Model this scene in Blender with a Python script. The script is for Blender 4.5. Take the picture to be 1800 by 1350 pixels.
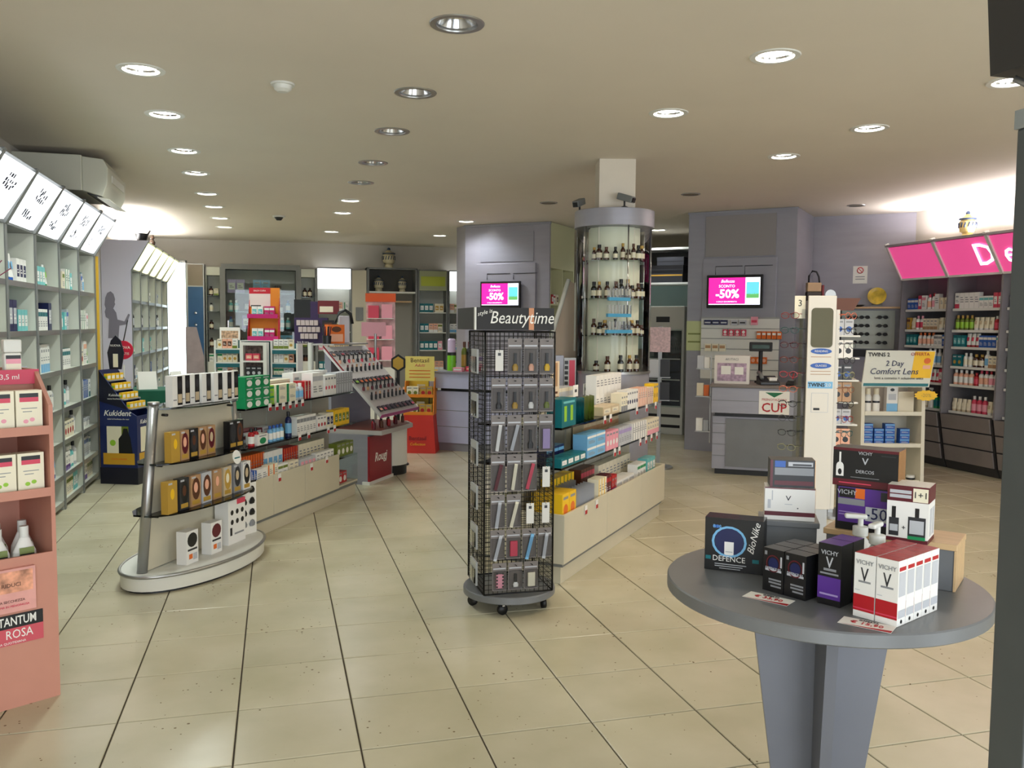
import bpy, math, random
from mathutils import Vector, Matrix
random.seed(7)
for o in list(bpy.data.objects): bpy.data.objects.remove(o)
SC = bpy.context.scene
COL = SC.collection
R = math.radians
PI = math.pi

# ------------------------------------------------------------------ camera
CAM_H = 1.5607
def setup_camera():
    yaw, pitch, roll = -.2664, .0680, .0082
    c, s = math.cos(yaw), math.sin(yaw)
    right = Vector((c, s, 0)); fh = Vector((-s, c, 0)); up = Vector((0, 0, 1))
    fw = fh*math.cos(pitch) - up*math.sin(pitch)
    u = fh*math.sin(pitch) + up*math.cos(pitch)
    r2 = right*math.cos(roll) + u*math.sin(roll)
    u2 = u*math.cos(roll) - right*math.sin(roll)
    cam = bpy.data.cameras.new('camera'); cam.sensor_width = 36; cam.lens = 1520.4/1800*36
    cam.clip_start = .05; cam.clip_end = 100
    o = bpy.data.objects.new('camera', cam); COL.objects.link(o)
    m = Matrix((r2, u2, -fw)).transposed().to_4x4(); m.translation = (0, 0, CAM_H)
    o.matrix_world = m
    SC.camera = o
setup_camera()

# ------------------------------------------------------------------ world, exposure
w = bpy.data.worlds.new('daylight'); SC.world = w; w.use_nodes = True
bg = w.node_tree.nodes['Background']; bg.inputs[0].default_value = (.86, .93, 1, 1); bg.inputs[1].default_value = 3.3
SC.view_settings.view_transform = 'Standard'; SC.view_settings.look = 'None'
SC.view_settings.exposure = .80; SC.view_settings.gamma = 1; SC.view_settings.use_curve_mapping = False
SPOT_W = 35
cy = SC.cycles; cy.max_bounces = 6; cy.diffuse_bounces = 3; cy.glossy_bounces = 3; cy.transmission_bounces = 4; cy.transparent_max_bounces = 14
cy.sample_clamp_indirect = 6; cy.use_adaptive_sampling = True; cy.adaptive_threshold = .045; cy.caustics_reflective = False; cy.caustics_refractive = False
def portal(name, loc, rot, sx, sy):
    l = bpy.data.lights.new(name, 'AREA'); l.shape = 'RECTANGLE'; l.size = sx; l.size_y = sy
    l.cycles.is_portal = True
    o = bpy.data.objects.new(name, l); COL.objects.link(o); o.location = loc; o.rotation_euler = rot
portal('shopfront_portal_left', (.4, -1.6, 1.4), (R(90), 0, 0), 3.6, 2.7)
portal('shopfront_portal_right', (5.3, -1.6, 1.4), (R(90), 0, 0), 3.4, 2.7)

# ------------------------------------------------------------------ materials
def lin(c):
    return tuple(((v/255)/12.92 if v/255 <= .04045 else (((v/255)+.055)/1.055)**2.4) for v in c)
MATS = {}
def mat(name, rgb=(200,200,200), rough=.5, metal=0, noise=0, nscale=8, bump=0, bscale=40, emit=0, spec=.5, stretch=None):
    if name in MATS: return MATS[name]
    m = bpy.data.materials.new(name); m.use_nodes = True; nt = m.node_tree; p = nt.nodes['Principled BSDF']
    c = lin(rgb)
    p.inputs['Base Color'].default_value = (*c, 1); p.inputs['Roughness'].default_value = rough
    p.inputs['Metallic'].default_value = metal; p.inputs['Specular IOR Level'].default_value = spec
    if emit:
        p.inputs['Emission Color'].default_value = (*c, 1); p.inputs['Emission Strength'].default_value = emit
    if noise or bump:
        tc = nt.nodes.new('ShaderNodeTexCoord'); src = tc.outputs['Object']
        if stretch:
            mp = nt.nodes.new('ShaderNodeMapping'); mp.inputs['Scale'].default_value = stretch
            nt.links.new(src, mp.inputs[0]); src = mp.outputs[0]
    if noise:
        n = nt.nodes.new('ShaderNodeTexNoise'); n.inputs['Scale'].default_value = nscale; n.inputs['Detail'].default_value = 4
        nt.links.new(src, n.inputs['Vector'])
        r = nt.nodes.new('ShaderNodeMapRange'); r.inputs[1].default_value = .3; r.inputs[2].default_value = .7
        r.inputs[3].default_value = 1-noise; r.inputs[4].default_value = 1+noise
        nt.links.new(n.outputs[0], r.inputs[0])
        h = nt.nodes.new('ShaderNodeHueSaturation'); h.inputs['Color'].default_value = (*c, 1)
        nt.links.new(r.outputs[0], h.inputs['Value']); nt.links.new(h.outputs[0], p.inputs['Base Color'])
    if bump:
        n = nt.nodes.new('ShaderNodeTexNoise'); n.inputs['Scale'].default_value = bscale
        nt.links.new(src, n.inputs['Vector'])
        b = nt.nodes.new('ShaderNodeBump'); b.inputs['Strength'].default_value = bump; b.inputs['Distance'].default_value = .002
        nt.links.new(n.outputs[0], b.inputs['Height']); nt.links.new(b.outputs[0], p.inputs['Normal'])
    MATS[name] = m
    return m
def glassmat(name, tint=(.93,.97,.95), refl=.9, rough=.02, ior=1.45):
    if name in MATS: return MATS[name]
    m = bpy.data.materials.new(name); m.use_nodes = True; nt = m.node_tree; nt.nodes.clear()
    out = nt.nodes.new('ShaderNodeOutputMaterial'); mx = nt.nodes.new('ShaderNodeMixShader')
    t = nt.nodes.new('ShaderNodeBsdfTransparent'); t.inputs[0].default_value = (*tint, 1)
    g = nt.nodes.new('ShaderNodeBsdfGlossy'); g.inputs[0].default_value = (refl, refl, refl, 1); g.inputs['Roughness'].default_value = rough
    f = nt.nodes.new('ShaderNodeFresnel'); f.inputs[0].default_value = ior
    nt.links.new(f.outputs[0], mx.inputs[0]); nt.links.new(t.outputs[0], mx.inputs[1]); nt.links.new(g.outputs[0], mx.inputs[2])
    nt.links.new(mx.outputs[0], out.inputs[0]); MATS[name] = m
    return m
PAL = dict(white=(238,236,230), cream=(232,222,196), ivory=(240,232,205), beige=(205,185,150), pink=(238,160,175), rose=(214,66,92), magenta=(200,30,110),
    red=(178,24,34), orange=(228,110,35), yellow=(245,196,30), gold=(190,150,60), lime=(150,200,50), green=(20,140,84), olive=(110,125,40), teal=(10,110,118),
    aqua=(110,190,190), sky=(120,180,220), blue=(35,90,175), navy=(24,32,80), purple=(88,48,140), lilac=(170,150,200), brown=(90,50,30), wine=(92,18,32),
    black=(18,18,20), charcoal=(45,46,50), grey=(140,142,145), silver=(190,192,196), peach=(240,180,150), tan=(180,140,100))
def pm(c):
    return mat('print_'+c, PAL[c], .38)
M = dict(
    white_lam=mat('white_laminate', (222,220,208), .35, noise=.03, nscale=3),
    cream_lam=mat('cream_laminate', (206,198,174), .4, noise=.03, nscale=3),
    shelf_white=mat('cubby_white', (212,214,202), .4, noise=.03, nscale=4),
    grey_frame=mat('grey_frame', (120,122,120), .45, noise=.04),
    alu=mat('brushed_aluminium', (170,170,168), .32, .85, bump=.1, bscale=90, stretch=(1,1,20)),
    alu_lam=mat('aluminium_laminate', (156,156,166), .38, .3, noise=.04, nscale=2, stretch=(1,1,8)),
    lav_lam=mat('lavender_laminate', (158,156,166), .36, .12, noise=.05, nscale=2, stretch=(1,1,6)),
    grey_lam=mat('grey_table_laminate', (118,120,122), .38, .2, noise=.05, nscale=6, bump=.05),
    steel=mat('chrome', (200,200,200), .15, 1), black_metal=mat('black_wire', (16,16,17), .4, .3),
    black=mat('matt_black', (14,14,15), .5), dark=mat('dark_plastic', (30,31,33), .35),
    plast=mat('white_plastic', (226,226,218), .4), clear=glassmat('clear_plastic', (.88,.88,.88), .8, .12, 1.4),
    glass=glassmat('glass'), green_glass=glassmat('green_glass_edge', (.86,.94,.91)),
    wall=mat('wall_paint', (205,199,188), .85, noise=.02, nscale=2, bump=.06, bscale=120),
    ceil=mat('ceiling_paint', (224,215,200), .9, noise=.02, nscale=1.5, bump=.05, bscale=150),
    emit_white=mat('lightbox_white', (246,250,255), .5, emit=1.25), emit_yellow=mat('lightbox_yellow', (250,248,190), .5, emit=1.15),
    emit_lamp=mat('lamp_disc', (255,250,240), .5, emit=9), pinkbox=mat('lightbox_pink', (236,84,150), .4, emit=.36),
    mirror=mat('mirror', (180,185,180), .03, 1), wood=mat('pale_wood', (205,172,128), .4, noise=.08, nscale=4, stretch=(1,12,12)),
    paper=mat('paper_white', (240,238,230), .7), pinkcard=mat('pink_card', (198,138,118), .55, noise=.02), amber=mat('amber_glass', (70,34,14), .12, spec=.8),
    screw=mat('screw_dark', (50,50,50), .4, .6))
MATS.update()

# ------------------------------------------------------------------ mesh building
class MB:
    def __init__(s): s.v=[]; s.f=[]; s.mi=[]; s.ms=[]; s.sm=[]
    def m(s, mt):
        if mt not in s.ms: s.ms.append(mt)
        return s.ms.index(mt)
    def add(s, vs, fs, mt, smooth=False):
        b=len(s.v); k=s.m(mt); s.v += [tuple(v) for v in vs]
        for f in fs: s.f.append([b+i for i in f]); s.mi.append(k); s.sm.append(smooth)
        return s
    def box(s, x0,x1,y0,y1,z0,z1, mt):
        vs=[(x0,y0,z0),(x1,y0,z0),(x1,y1,z0),(x0,y1,z0),(x0,y0,z1),(x1,y0,z1),(x1,y1,z1),(x0,y1,z1)]
        return s.add(vs,[(0,3,2,1),(4,5,6,7),(0,1,5,4),(1,2,6,5),(2,3,7,6),(3,0,4,7)],mt)
    def hexa(s, vs, mt):   # 8 corners: bottom 4 (ccw), top 4
        return s.add(vs,[(0,3,2,1),(4,5,6,7),(0,1,5,4),(1,2,6,5),(2,3,7,6),(3,0,4,7)],mt)
    def prism(s, poly, z0, z1, mt, smooth=False):
        n=len(poly); vs=[(x,y,z0) for x,y in poly]+[(x,y,z1) for x,y in poly]
        s.add(vs,[tuple(range(n-1,-1,-1)),tuple(range(n,2*n))],mt)
        return s.add(vs,[(i,(i+1)%n,n+(i+1)%n,n+i) for i in range(n)],mt,smooth)
    def prism_x(s, poly, x0, x1, mt):  # poly in (y,z), extruded along x
        n=len(poly); vs=[(x0,y,z) for y,z in poly]+[(x1,y,z) for y,z in poly]
        return s.add(vs,[tuple(range(n)),tuple(range(2*n-1,n-1,-1))]+[((i+1)%n,i,n+i,n+(i+1)%n) for i in range(n)],mt)
    def prism_y(s, poly, y0, y1, mt):  # poly in (x,z), extruded along y
        n=len(poly); vs=[(x,y0,z) for x,z in poly]+[(x,y1,z) for x,z in poly]
        return s.add(vs,[tuple(range(n)),tuple(range(2*n-1,n-1,-1))]+[((i+1)%n,i,n+i,n+(i+1)%n) for i in range(n)],mt)
    def lathe(s, prof, mt, n=16, cx=0, cy=0, mats=None, sx=1, sy=1):
        for k in range(len(prof)-1):
            (r0,z0),(r1,z1)=prof[k],prof[k+1]
            mm=mats[k] if mats else mt
            vs=[];fs=[]
            for i in range(n):
                a=2*PI*i/n; vs.append((cx+r0*math.cos(a)*sx,cy+r0*math.sin(a)*sy,z0))
            for i in range(n):
                a=2*PI*i/n; vs.append((cx+r1*math.cos(a)*sx,cy+r1*math.sin(a)*sy,z1))
            if r0<1e-6: vs=[(cx,cy,z0)]+vs[n:]; fs=[(0,1+(i+1)%n,1+i) for i in range(n)] if z1<=z0+1e-9 else [(0,1+(i+1)%n,1+i) for i in range(n)]
            elif r1<1e-6: vs=vs[:n]+[(cx,cy,z1)]; fs=[(i,(i+1)%n,n) for i in range(n)]
            else: fs=[(i,(i+1)%n,n+(i+1)%n,n+i) for i in range(n)]
            s.add(vs,fs,mm,abs(z1-z0)>1e-5)
        return s
    def cyl(s, cx,cy,r,z0,z1,mt,n=16):
        return s.lathe([(0,z0),(r,z0),(r,z1),(0,z1)],mt,n,cx,cy)
    def tube(s, pts, r, mt, n=6, closed=False):
        pts=[Vector(p) for p in pts]; L=len(pts); vs=[];fs=[]
        for i,p in enumerate(pts):
            if closed: t=(pts[(i+1)%L]-pts[i-1])
            else: t=(pts[min(i+1,L-1)]-pts[max(i-1,0)])
            t.normalize(); a=Vector((0,0,1)) if abs(t.z)<.9 else Vector((1,0,0))
            u=t.cross(a).normalized(); v=t.cross(u)
            for k in range(n):
                q=2*PI*k/n; vs.append(p+(u*math.cos(q)+v*math.sin(q))*r)
        for i in range(L if closed else L-1):
            j=(i+1)%L
            for k in range(n): fs.append((i*n+k,i*n+(k+1)%n,j*n+(k+1)%n,j*n+k))
        if not closed: fs += [tuple(range(n-1,-1,-1)),tuple((L-1)*n+k for k in range(n))]
        return s.add(vs,fs,mt,True)
    def quad(s, a,b,c,d, mt): return s.add([a,b,c,d],[(0,1,2,3)],mt)
    def mesh(s, name):
        me=bpy.data.meshes.new(name); me.from_pydata(s.v,[],s.f)
        for mt in s.ms: me.materials.append(mt)
        me.polygons.foreach_set('material_index', s.mi); me.polygons.foreach_set('use_smooth', s.sm)
        me.update(); return me
    def build(s, name, parent=None, loc=(0,0,0), rz=0, bevel=0, rot=None):
        return ob(name, s.mesh(name), parent, loc, rz, bevel, rot)
def ob(name, data, parent=None, loc=(0,0,0), rz=0, bevel=0, rot=None):
    o=bpy.data.objects.new(name, data); COL.objects.link(o); o.location=loc; o.rotation_euler=rot or (0,0,rz)
    if parent: o.parent=parent; KIDS.setdefault(parent.name,[]).append(o)
    if bevel:
        b=o.modifiers.new('bevel','BEVEL'); b.width=bevel; b.segments=2; b.limit_method='ANGLE'; b.angle_limit=R(50)
    return o
def tag(o, label, cat, group=None, kind=None):
    if label: o['label']=label
    if cat: o['category']=cat
    if group: o['group']=group
    if kind: o['kind']=kind
    return o
def thing(name, label, cat, loc=(0,0,0), rz=0, group=None):
    o=bpy.data.objects.new(name, None); COL.objects.link(o); o.location=loc; o.rotation_euler=(0,0,rz); o.empty_display_size=.05
    return tag(o,label,cat,group)
def dup(root, loc=None, rz=None, label=None, group=None, parent=None):
    r=root.copy(); COL.objects.link(r)
    if parent is not None: r.parent=parent
    if loc is not None: r.location=loc
    if rz is not None: r.rotation_euler=(0,0,rz)
    if label: r['label']=label
    if group: r['group']=group
    if parent is not None: KIDS.setdefault(parent.name,[]).append(r)
    for ch in list(KIDS.get(root.name,[])): dup(ch, parent=r)
    return r
KIDS={}
def struct(o): o['kind']='structure'; return o
def text(s, size, mt, parent=None, loc=(0,0,0), rot=(R(90),0,0), shear=0, align='CENTER', ext=.0006, name='lettering', bold=0, sx=1):
    c=bpy.data.curves.new('t','FONT'); c.body=s; c.size=size; c.shear=shear; c.align_x=align; c.align_y='CENTER'; c.extrude=ext; c.offset=bold; c.resolution_u=2
    t=bpy.data.objects.new('t',c)
    me=bpy.data.meshes.new_from_object(t); bpy.data.objects.remove(t); bpy.data.curves.remove(c)
    me.materials.clear(); me.materials.append(mt)
    if sx!=1: me.transform(Matrix.Diagonal((sx,1,1,1)))
    return ob(name, me, parent, loc, 0, 0, rot)
class Frame:
    def __init__(s,x,y,rz,z=0): s.x,s.y,s.rz,s.z=x,y,rz,z; s.c,s.s=math.cos(rz),math.sin(rz)
    def w(s,lx,ly,lz=0): return (s.x+s.c*lx-s.s*ly, s.y+s.s*lx+s.c*ly, s.z+lz)
def frame2(A,B): return Frame(A[0],A[1],math.atan2(B[1]-A[1],B[0]-A[0]))

# ------------------------------------------------------------------ product meshes
def patches(mb, spec, w, d, h):
    for face, lst in spec.items():
        for p in lst:
            k=p[0]; col=p[-1]; mt=pm(col) if isinstance(col,str) else col
            if k=='r': pts=[(p[1],p[3]),(p[2],p[3]),(p[2],p[4]),(p[1],p[4])]
            elif k=='e': pts=[(p[1]+p[3]*math.cos(2*PI*i/14),p[2]+p[4]*math.sin(2*PI*i/14)) for i in range(14)]
            elif k=='p': pts=p[1]
            elif k=='o':
                n=18
                def q(i,f): return (p[1]+p[3]*f*math.cos(2*PI*i/n),p[2]+p[4]*f*math.sin(2*PI*i/n))
                for i in range(n): _pq(mb,face,[q(i,.86),q(i,1),q(i+1,1),q(i+1,.86)],w,d,h,mt,.0009)
                continue
            _pq(mb,face,pts,w,d,h,mt,.0005+.0003*lst.index(p)/max(1,len(lst)))
def _pq(mb,face,pts,w,d,h,mt,e):
    if face=='F': vs=[((u-.5)*w,-d/2-e,v*h) for u,v in pts]
    elif face=='R': vs=[(w/2+e,(u-.5)*d,v*h) for u,v in pts]
    elif face=='L': vs=[(-w/2-e,(.5-u)*d,v*h) for u,v in pts]
    else: vs=[((u-.5)*w,(v-.5)*d,h+e) for u,v in pts]
    mb.add(vs,[tuple(range(len(vs)))],mt)
MESH={}
def carton(w,d,h,base,spec=None,key=None,top=None,side=None):
    k=('carton',round(w,3),round(d,3),round(h,3),base,key)
    if key and k in MESH: return MESH[k]
    mb=MB(); b=pm(base) if isinstance(base,str) else base
    mb.box(-w/2,w/2,-d/2,d/2,0,h,b)
    if top: mb.quad((-w/2,-d/2,h+.0004),(w/2,-d/2,h+.0004),(w/2,d/2,h+.0004),(-w/2,d/2,h+.0004),pm(top))
    if side:
        for sx in (-1,1): mb.quad(*[(sx*(w/2+.0004),a*d/2*sx,z) for a,z in ((-1,0),(1,0),(1,h),(-1,h))],pm(side))
    if spec: patches(mb,spec,w,d,h)
    me=mb.mesh('carton')
    if key: MESH[k]=me
    return me
LINES=lambda c,v0,v1,n=3,u0=.15,u1=.85:[('r',u0,u1-(.18 if i==n-1 else 0),v0+(v1-v0)*i/n,v0+(v1-v0)*(i+.45)/n,c) for i in range(n)]
def style_box(base,acc,tpl,w,d,h):
    txt='grey' if base not in('black','charcoal','navy','wine','purple','teal','green','blue','brown') else 'silver'
    if tpl=='band': sp=[('r',0,1,.66,.86,acc)]+LINES(txt,.2,.5)
    elif tpl=='foot': sp=[('r',0,1,0,.3,acc),('r',.2,.8,.72,.82,txt)]+LINES(txt,.42,.6,2)
    elif tpl=='stripe': sp=[('r',.06,.3,0,1,acc)]+LINES(txt,.45,.8,3,.4,.92)
    elif tpl=='label': sp=[('r',.12,.88,.25,.75,acc)]+LINES(txt if acc in('white','cream','ivory') else 'white',.4,.62,2,.25,.75)
    elif tpl=='spot': sp=[('e',.5,.38,.32,.32*w/h if h>w else .3,acc),('r',.15,.85,.78,.88,txt)]
    else: sp=LINES(txt,.4,.8)
    return carton(w,d,h,base,{'F':sp},(acc,tpl),top=acc if tpl=='band' and random.random()<.3 else None)
TPLN=dict(band='band',foot='lower band',stripe='side stripe',label='label',spot='round motif',plain='print')
def bottle(h,r,body,cap,label,kind='round'):
    k=('bottle',h,r,body,cap,label,kind)
    if k in MESH: return MESH[k]
    mb=MB(); b=M['amber'] if body=='amber' else pm(body); c=pm(cap); l=pm(label) if label else b
    if kind=='pump':
        prof=[(0,0),(r,0),(r,.18*h),(r*1.005,.18*h),(r*1.005,.5*h),(r,.5*h),(r,.62*h),(r*.4,.7*h),(r*.4,.74*h),(r*.5,.74*h),(r*.5,.8*h),(r*.15,.8*h),(r*.15,.92*h),(0,.92*h)]
        ms=[b,b,b,b,l,b,b,b,b,c,c,c,c]
        mb.lathe(prof,b,12,mats=ms); mb.box(-r*1.0,r*.35,-r*.25,r*.25,.9*h,h,c)
    elif kind=='tube':
        n=12; 
        mb.lathe([(0,0),(r*.9,0),(r*.9,.16*h),(0,.16*h)],c,n)
        vs=[];
        for i in range(n):
            a=2*PI*i/n; vs.append((r*math.cos(a),r*math.sin(a),.16*h))
        for i in range(n):
            a=2*PI*i/n; vs.append((r*1.15*math.cos(a),.1*r*math.sin(a),h))
        mb.add(vs,[(i,(i+1)%n,n+(i+1)%n,n+i) for i in range(n)],b,True); mb.add(vs,[tuple(range(n,2*n))],b)
        if label: mb.add([(-.6*r,-r*.82,.45*h),(.6*r,-r*.82,.45*h),(.6*r,-r*.62,.72*h),(-.6*r,-r*.62,.72*h)],[(0,1,2,3)],l)
    elif kind=='jar':
        mb.lathe([(0,0),(r,0),(r,.6*h),(r*1.04,.6*h),(r*1.04,h),(0,h)],b,14,mats=[b,b,c,c,c])
    else:
        prof=[(0,0),(r*.96,0),(r,.03*h),(r,.15*h),(r*1.006,.15*h),(r*1.006,.55*h),(r,.55*h),(r,.66*h),(r*.72,.76*h),(r*.42,.8*h),(r*.42,.82*h),(r*.5,.82*h),(r*.5,h),(0,h)]
        ms=[b,b,b,b,l,b,b,b,b,c,c,c,c]
        mb.lathe(prof,b,12,mats=ms)
    me=mb.mesh('bottle'); MESH[k]=me; return me
def pouch(w,h,base,acc):
    k=('pouch',w,h,base,acc)
    if k in MESH: return MESH[k]
    mb=MB(); nx,nz=4,6; vs=[];t=w*.16
    for sgn in (-1,1):
        for j in range(nz+1):
            for i in range(nx+1):
                u,v=i/nx,j/nz; vs.append(((u-.5)*w,sgn*t*math.sin(PI*u)*(1-v)**.6*(.25+.75*min(1,v*4)),v*h))
    N=(nx+1)*(nz+1); fs=[];acf=[]
    for j in range(nz):
        for i in range(nx):
            a=j*(nx+1)+i
            (acf if j in(2,3) and 0<i<nx-0 else fs).append((a,a+1,a+nx+2,a+nx+1)); fs.append((N+a+1,N+a,N+a+nx+1,N+a+nx+2))
    mb.add(vs,fs,pm(base),True); mb.add(vs,acf,pm(acc),True)
    me=mb.mesh('pouch'); MESH[k]=me; return me
# a product style: (shape, base colour, accent, template or cap) -> mesh, name, category, description, width
def product(st, sc=1.0):
    kind=st[0]
    if kind=='box':
        _,base,acc,tpl,w,d,h=st
        return style_box(base,acc,tpl,w*sc,d*sc,h*sc),KIND+'carton','carton',f'{base} carton with {acc} {TPLN[tpl]}',w*sc,d*sc,h*sc
    if kind=='pouch':
        _,base,acc,w,h=st
        return pouch(w*sc,h*sc,base,acc),'pouch','pouch',f'{base} pouch with {acc} print',w*sc,w*.32*sc,h*sc
    _,base,cap,lab,r,h=st
    me=bottle(round(h*sc,3),round(r*sc,4),base,cap,lab,{'bottle':'round'}.get(kind,kind))
    nm={'bottle':('bottle','bottle',f'{base} bottle with {cap} cap'),'pump':('pump_bottle','bottle',f'{base} pump bottle with {cap} top'),
        'tube':('cream_tube','tube',f'{base} tube with {cap} cap'),'jar':('jar','jar',f'{base} jar with {cap} lid')}[kind]
    return me,nm[0],nm[1],nm[2],2.3*r*sc,2.1*r*sc,h*sc
FAR=False; FARLIST=[]; KIND=''
OW=['first','second','third','fourth','fifth','sixth','seventh','eighth','ninth','tenth','eleventh','twelfth','thirteenth']
def ordlabel(desc,place,i,n,k=0,stack=1,q=0,deep=1):
    pre=''
    if stack>1: pre=(['lower','upper'] if stack==2 else ['bottom','middle','top'] if stack==3 else OW)[k]+' '
    if deep>1: pre=(['front','rear'] if deep==2 else ['front','middle','rear'])[q]+' '
    base=f'{pre}{desc}'
    if n==1: return f'{base} {place}'
    a=f'{base}, {OW[i]} from left, {place}'
    return a if len(a.split())<=16 else f'{OW[i]} {base} {place}'
def put(me,name,label,cat,loc,rz,group=None):
    o=ob(name,me,None,loc,rz); tag(o,label,cat,group); return o
def run(fr, x, z, yf, st, n, place, gap=.004, sc=1.0, stack=1, deep=1, jitter=.0, tilt=0, step=None):
    """n copies of one product side by side on a shelf, front edge at local y=yf"""
    me,name,cat,desc,wd,dp,h=product(st,sc)
    many=n*stack*deep>1
    for i in range(n):
        for k in range(stack):
            for q in range(deep):
                lx=x+wd/2+i*(step or (wd+gap))+random.uniform(-jitter,jitter); ly=yf+dp/2+q*(dp+.003)
                p3=fr.w(lx,ly,z+k*(h+.0005)); rr=fr.rz+tilt
                if FAR: FARLIST.append((me,p3,rr)); continue
                put(me,name,ordlabel(desc,place,i,n,k,stack,q,deep),cat,p3,rr,f'{desc} {place}' if many else None)
    return x+n*(step or (wd+gap))
def fill(fr, x0, x1, z, yf, styles, place, nmax=4, hmax=9, sc=1.0, skip=.0, gap=.004, deep=1):
    x=x0; pool=list(styles); random.shuffle(pool)
    while x<x1 and pool:
        st=pool.pop()
        if (st[-1])*sc>hmax: sc2=hmax/st[-1]
        else: sc2=sc
        wd=(st[-3] if st[0]=='box' else (st[-2] if st[0]=='pouch' else st[-2]*2.3))*sc2
        n=min(random.randint(1,nmax),int((x1-x)/(wd+gap)))
        if n<1: continue
        x=run(fr,x,z,yf,st,n,place,gap,sc2,deep=deep)+random.uniform(.0,skip)
B=lambda base,acc,tpl,w=.06,d=.05,h=.12:('box',base,acc,tpl,w,d,h)
ORD=['top','second','third','fourth','fifth','sixth','seventh']
# ================================================================== THE SETTING
CEIL=2.98; XL,XR,YB,YF=-2.05,7.58,15.85,-1.6
def floor():
    f=struct(MB().box(XL-.1,XR+.1,YF-.1,YB+.1,-.12,-.006,mat('grout',(66,55,40),.9)).build('floor'))
    m=bpy.data.materials.new('porcelain_tile'); m.use_nodes=True; nt=m.node_tree; p=nt.nodes['Principled BSDF']; L=nt.links.new
    geo=nt.nodes.new('ShaderNodeNewGeometry'); oi=nt.nodes.new('ShaderNodeObjectInfo')
    n1=nt.nodes.new('ShaderNodeTexNoise'); n1.inputs['Scale'].default_value=2.2; n1.inputs['Detail'].default_value=5; L(geo.outputs['Position'],n1.inputs['Vector'])
    cr=nt.nodes.new('ShaderNodeValToRGB'); cr.color_ramp.elements[0].position=.3; cr.color_ramp.elements[1].position=.75
    cr.color_ramp.elements[0].color=(*lin((188,181,152)),1); cr.color_ramp.elements[1].color=(*lin((208,200,174)),1); L(n1.outputs[0],cr.inputs[0])
    v=nt.nodes.new('ShaderNodeTexVoronoi'); v.inputs['Scale'].default_value=26; L(geo.outputs['Position'],v.inputs['Vector'])
    n2=nt.nodes.new('ShaderNodeTexNoise'); n2.inputs['Scale'].default_value=3.5; L(geo.outputs['Position'],n2.inputs['Vector'])
    th=nt.nodes.new('ShaderNodeMapRange'); th.inputs[1].default_value=.42; th.inputs[2].default_value=.72; th.inputs[3].default_value=0; th.inputs[4].default_value=.17; L(n2.outputs[0],th.inputs[0])
    lt=nt.nodes.new('ShaderNodeMath'); lt.operation='LESS_THAN'; L(v.outputs['Distance'],lt.inputs[0]); L(th.outputs[0],lt.inputs[1])
    mx=nt.nodes.new('ShaderNodeMixRGB'); L(lt.outputs[0],mx.inputs[0]); L(cr.outputs[0],mx.inputs[1]); mx.inputs[2].default_value=(*lin((118,102,76)),1)
    mr=nt.nodes.new('ShaderNodeMapRange'); mr.inputs[3].default_value=.95; mr.inputs[4].default_value=1.05; L(oi.outputs['Random'],mr.inputs[0])
    hs=nt.nodes.new('ShaderNodeHueSaturation'); L(mx.outputs[0],hs.inputs['Color']); L(mr.outputs[0],hs.inputs['Value']); L(hs.outputs[0],p.inputs['Base Color'])
    p.inputs['Roughness'].default_value=.26; p.inputs['Specular IOR Level'].default_value=.45
    S=.45; g=.0032
    mb=MB(); a=S/2-g; b=a-.003
    mb.add([(-a,-a,-.008),(a,-a,-.008),(a,a,-.008),(-a,a,-.008),(-a,-a,-.002),(a,-a,-.002),(a,a,-.002),(-a,a,-.002),(-b,-b,0),(b,-b,0),(b,b,0),(-b,b,0)],
        [(0,1,5,4),(1,2,6,5),(2,3,7,6),(3,0,4,7),(4,5,9,8),(5,6,10,9),(6,7,11,10),(7,4,8,11),(8,9,10,11)],m)
    me=mb.mesh('tile')
    cells=[]
    cam=SC.camera.matrix_world.inverted()
    for i in range(-4,19):
        for j in range(-12,28):
            x=-.6131+(i+.5)*S; y=3.5622+(j+.5)*S
            if not (XL-.3<x<XR+.3 and YF-.3<y<YB+.3): continue
            v=cam@Vector((x,y,0)); vis=False; key=99
            if v.z<-.3:
                px,py=900+1520*v.x/-v.z,675-1520*v.y/-v.z
                vis=-150<px<1950 and py<1500; key=-v.z
            cells.append((0 if vis else 1,key,x,y))
    cells.sort()
    for k,(q,d,x,y) in enumerate(cells[:300]): ob('tile',me,f,(x,y,0))
    mb=MB()
    for q,d,x,y in cells[300:]:
        mb.add([(vx.co.x+x,vx.co.y+y,vx.co.z) for vx in me.vertices],[tuple(pl.vertices) for pl in me.polygons],m)
    o=mb.build('tile_field',f); o['kind']='stuff'
floor()
LAMPS=[(-.72,y,1,'L') for y in (5.36,6.45,7.75,8.85,10.2,11.3,12.5,13.65)]+[(.84,y,0,'M') for y in (4.12,5.39,6.5,7.8,8.92)]+[(.84,y,1,'M') for y in (10.23,11.39,13.76)]\
  +[(2.54,4.12,1,'R'),(2.54,5.4,1,'R'),(2.54,11.77,1,'M'),(2.54,13.77,1,'M'),(4.09,4.15,1,'R'),(4.09,5.38,1,'R'),(4.09,6.46,1,'R'),(5.46,11.87,1,'M')]
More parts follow.
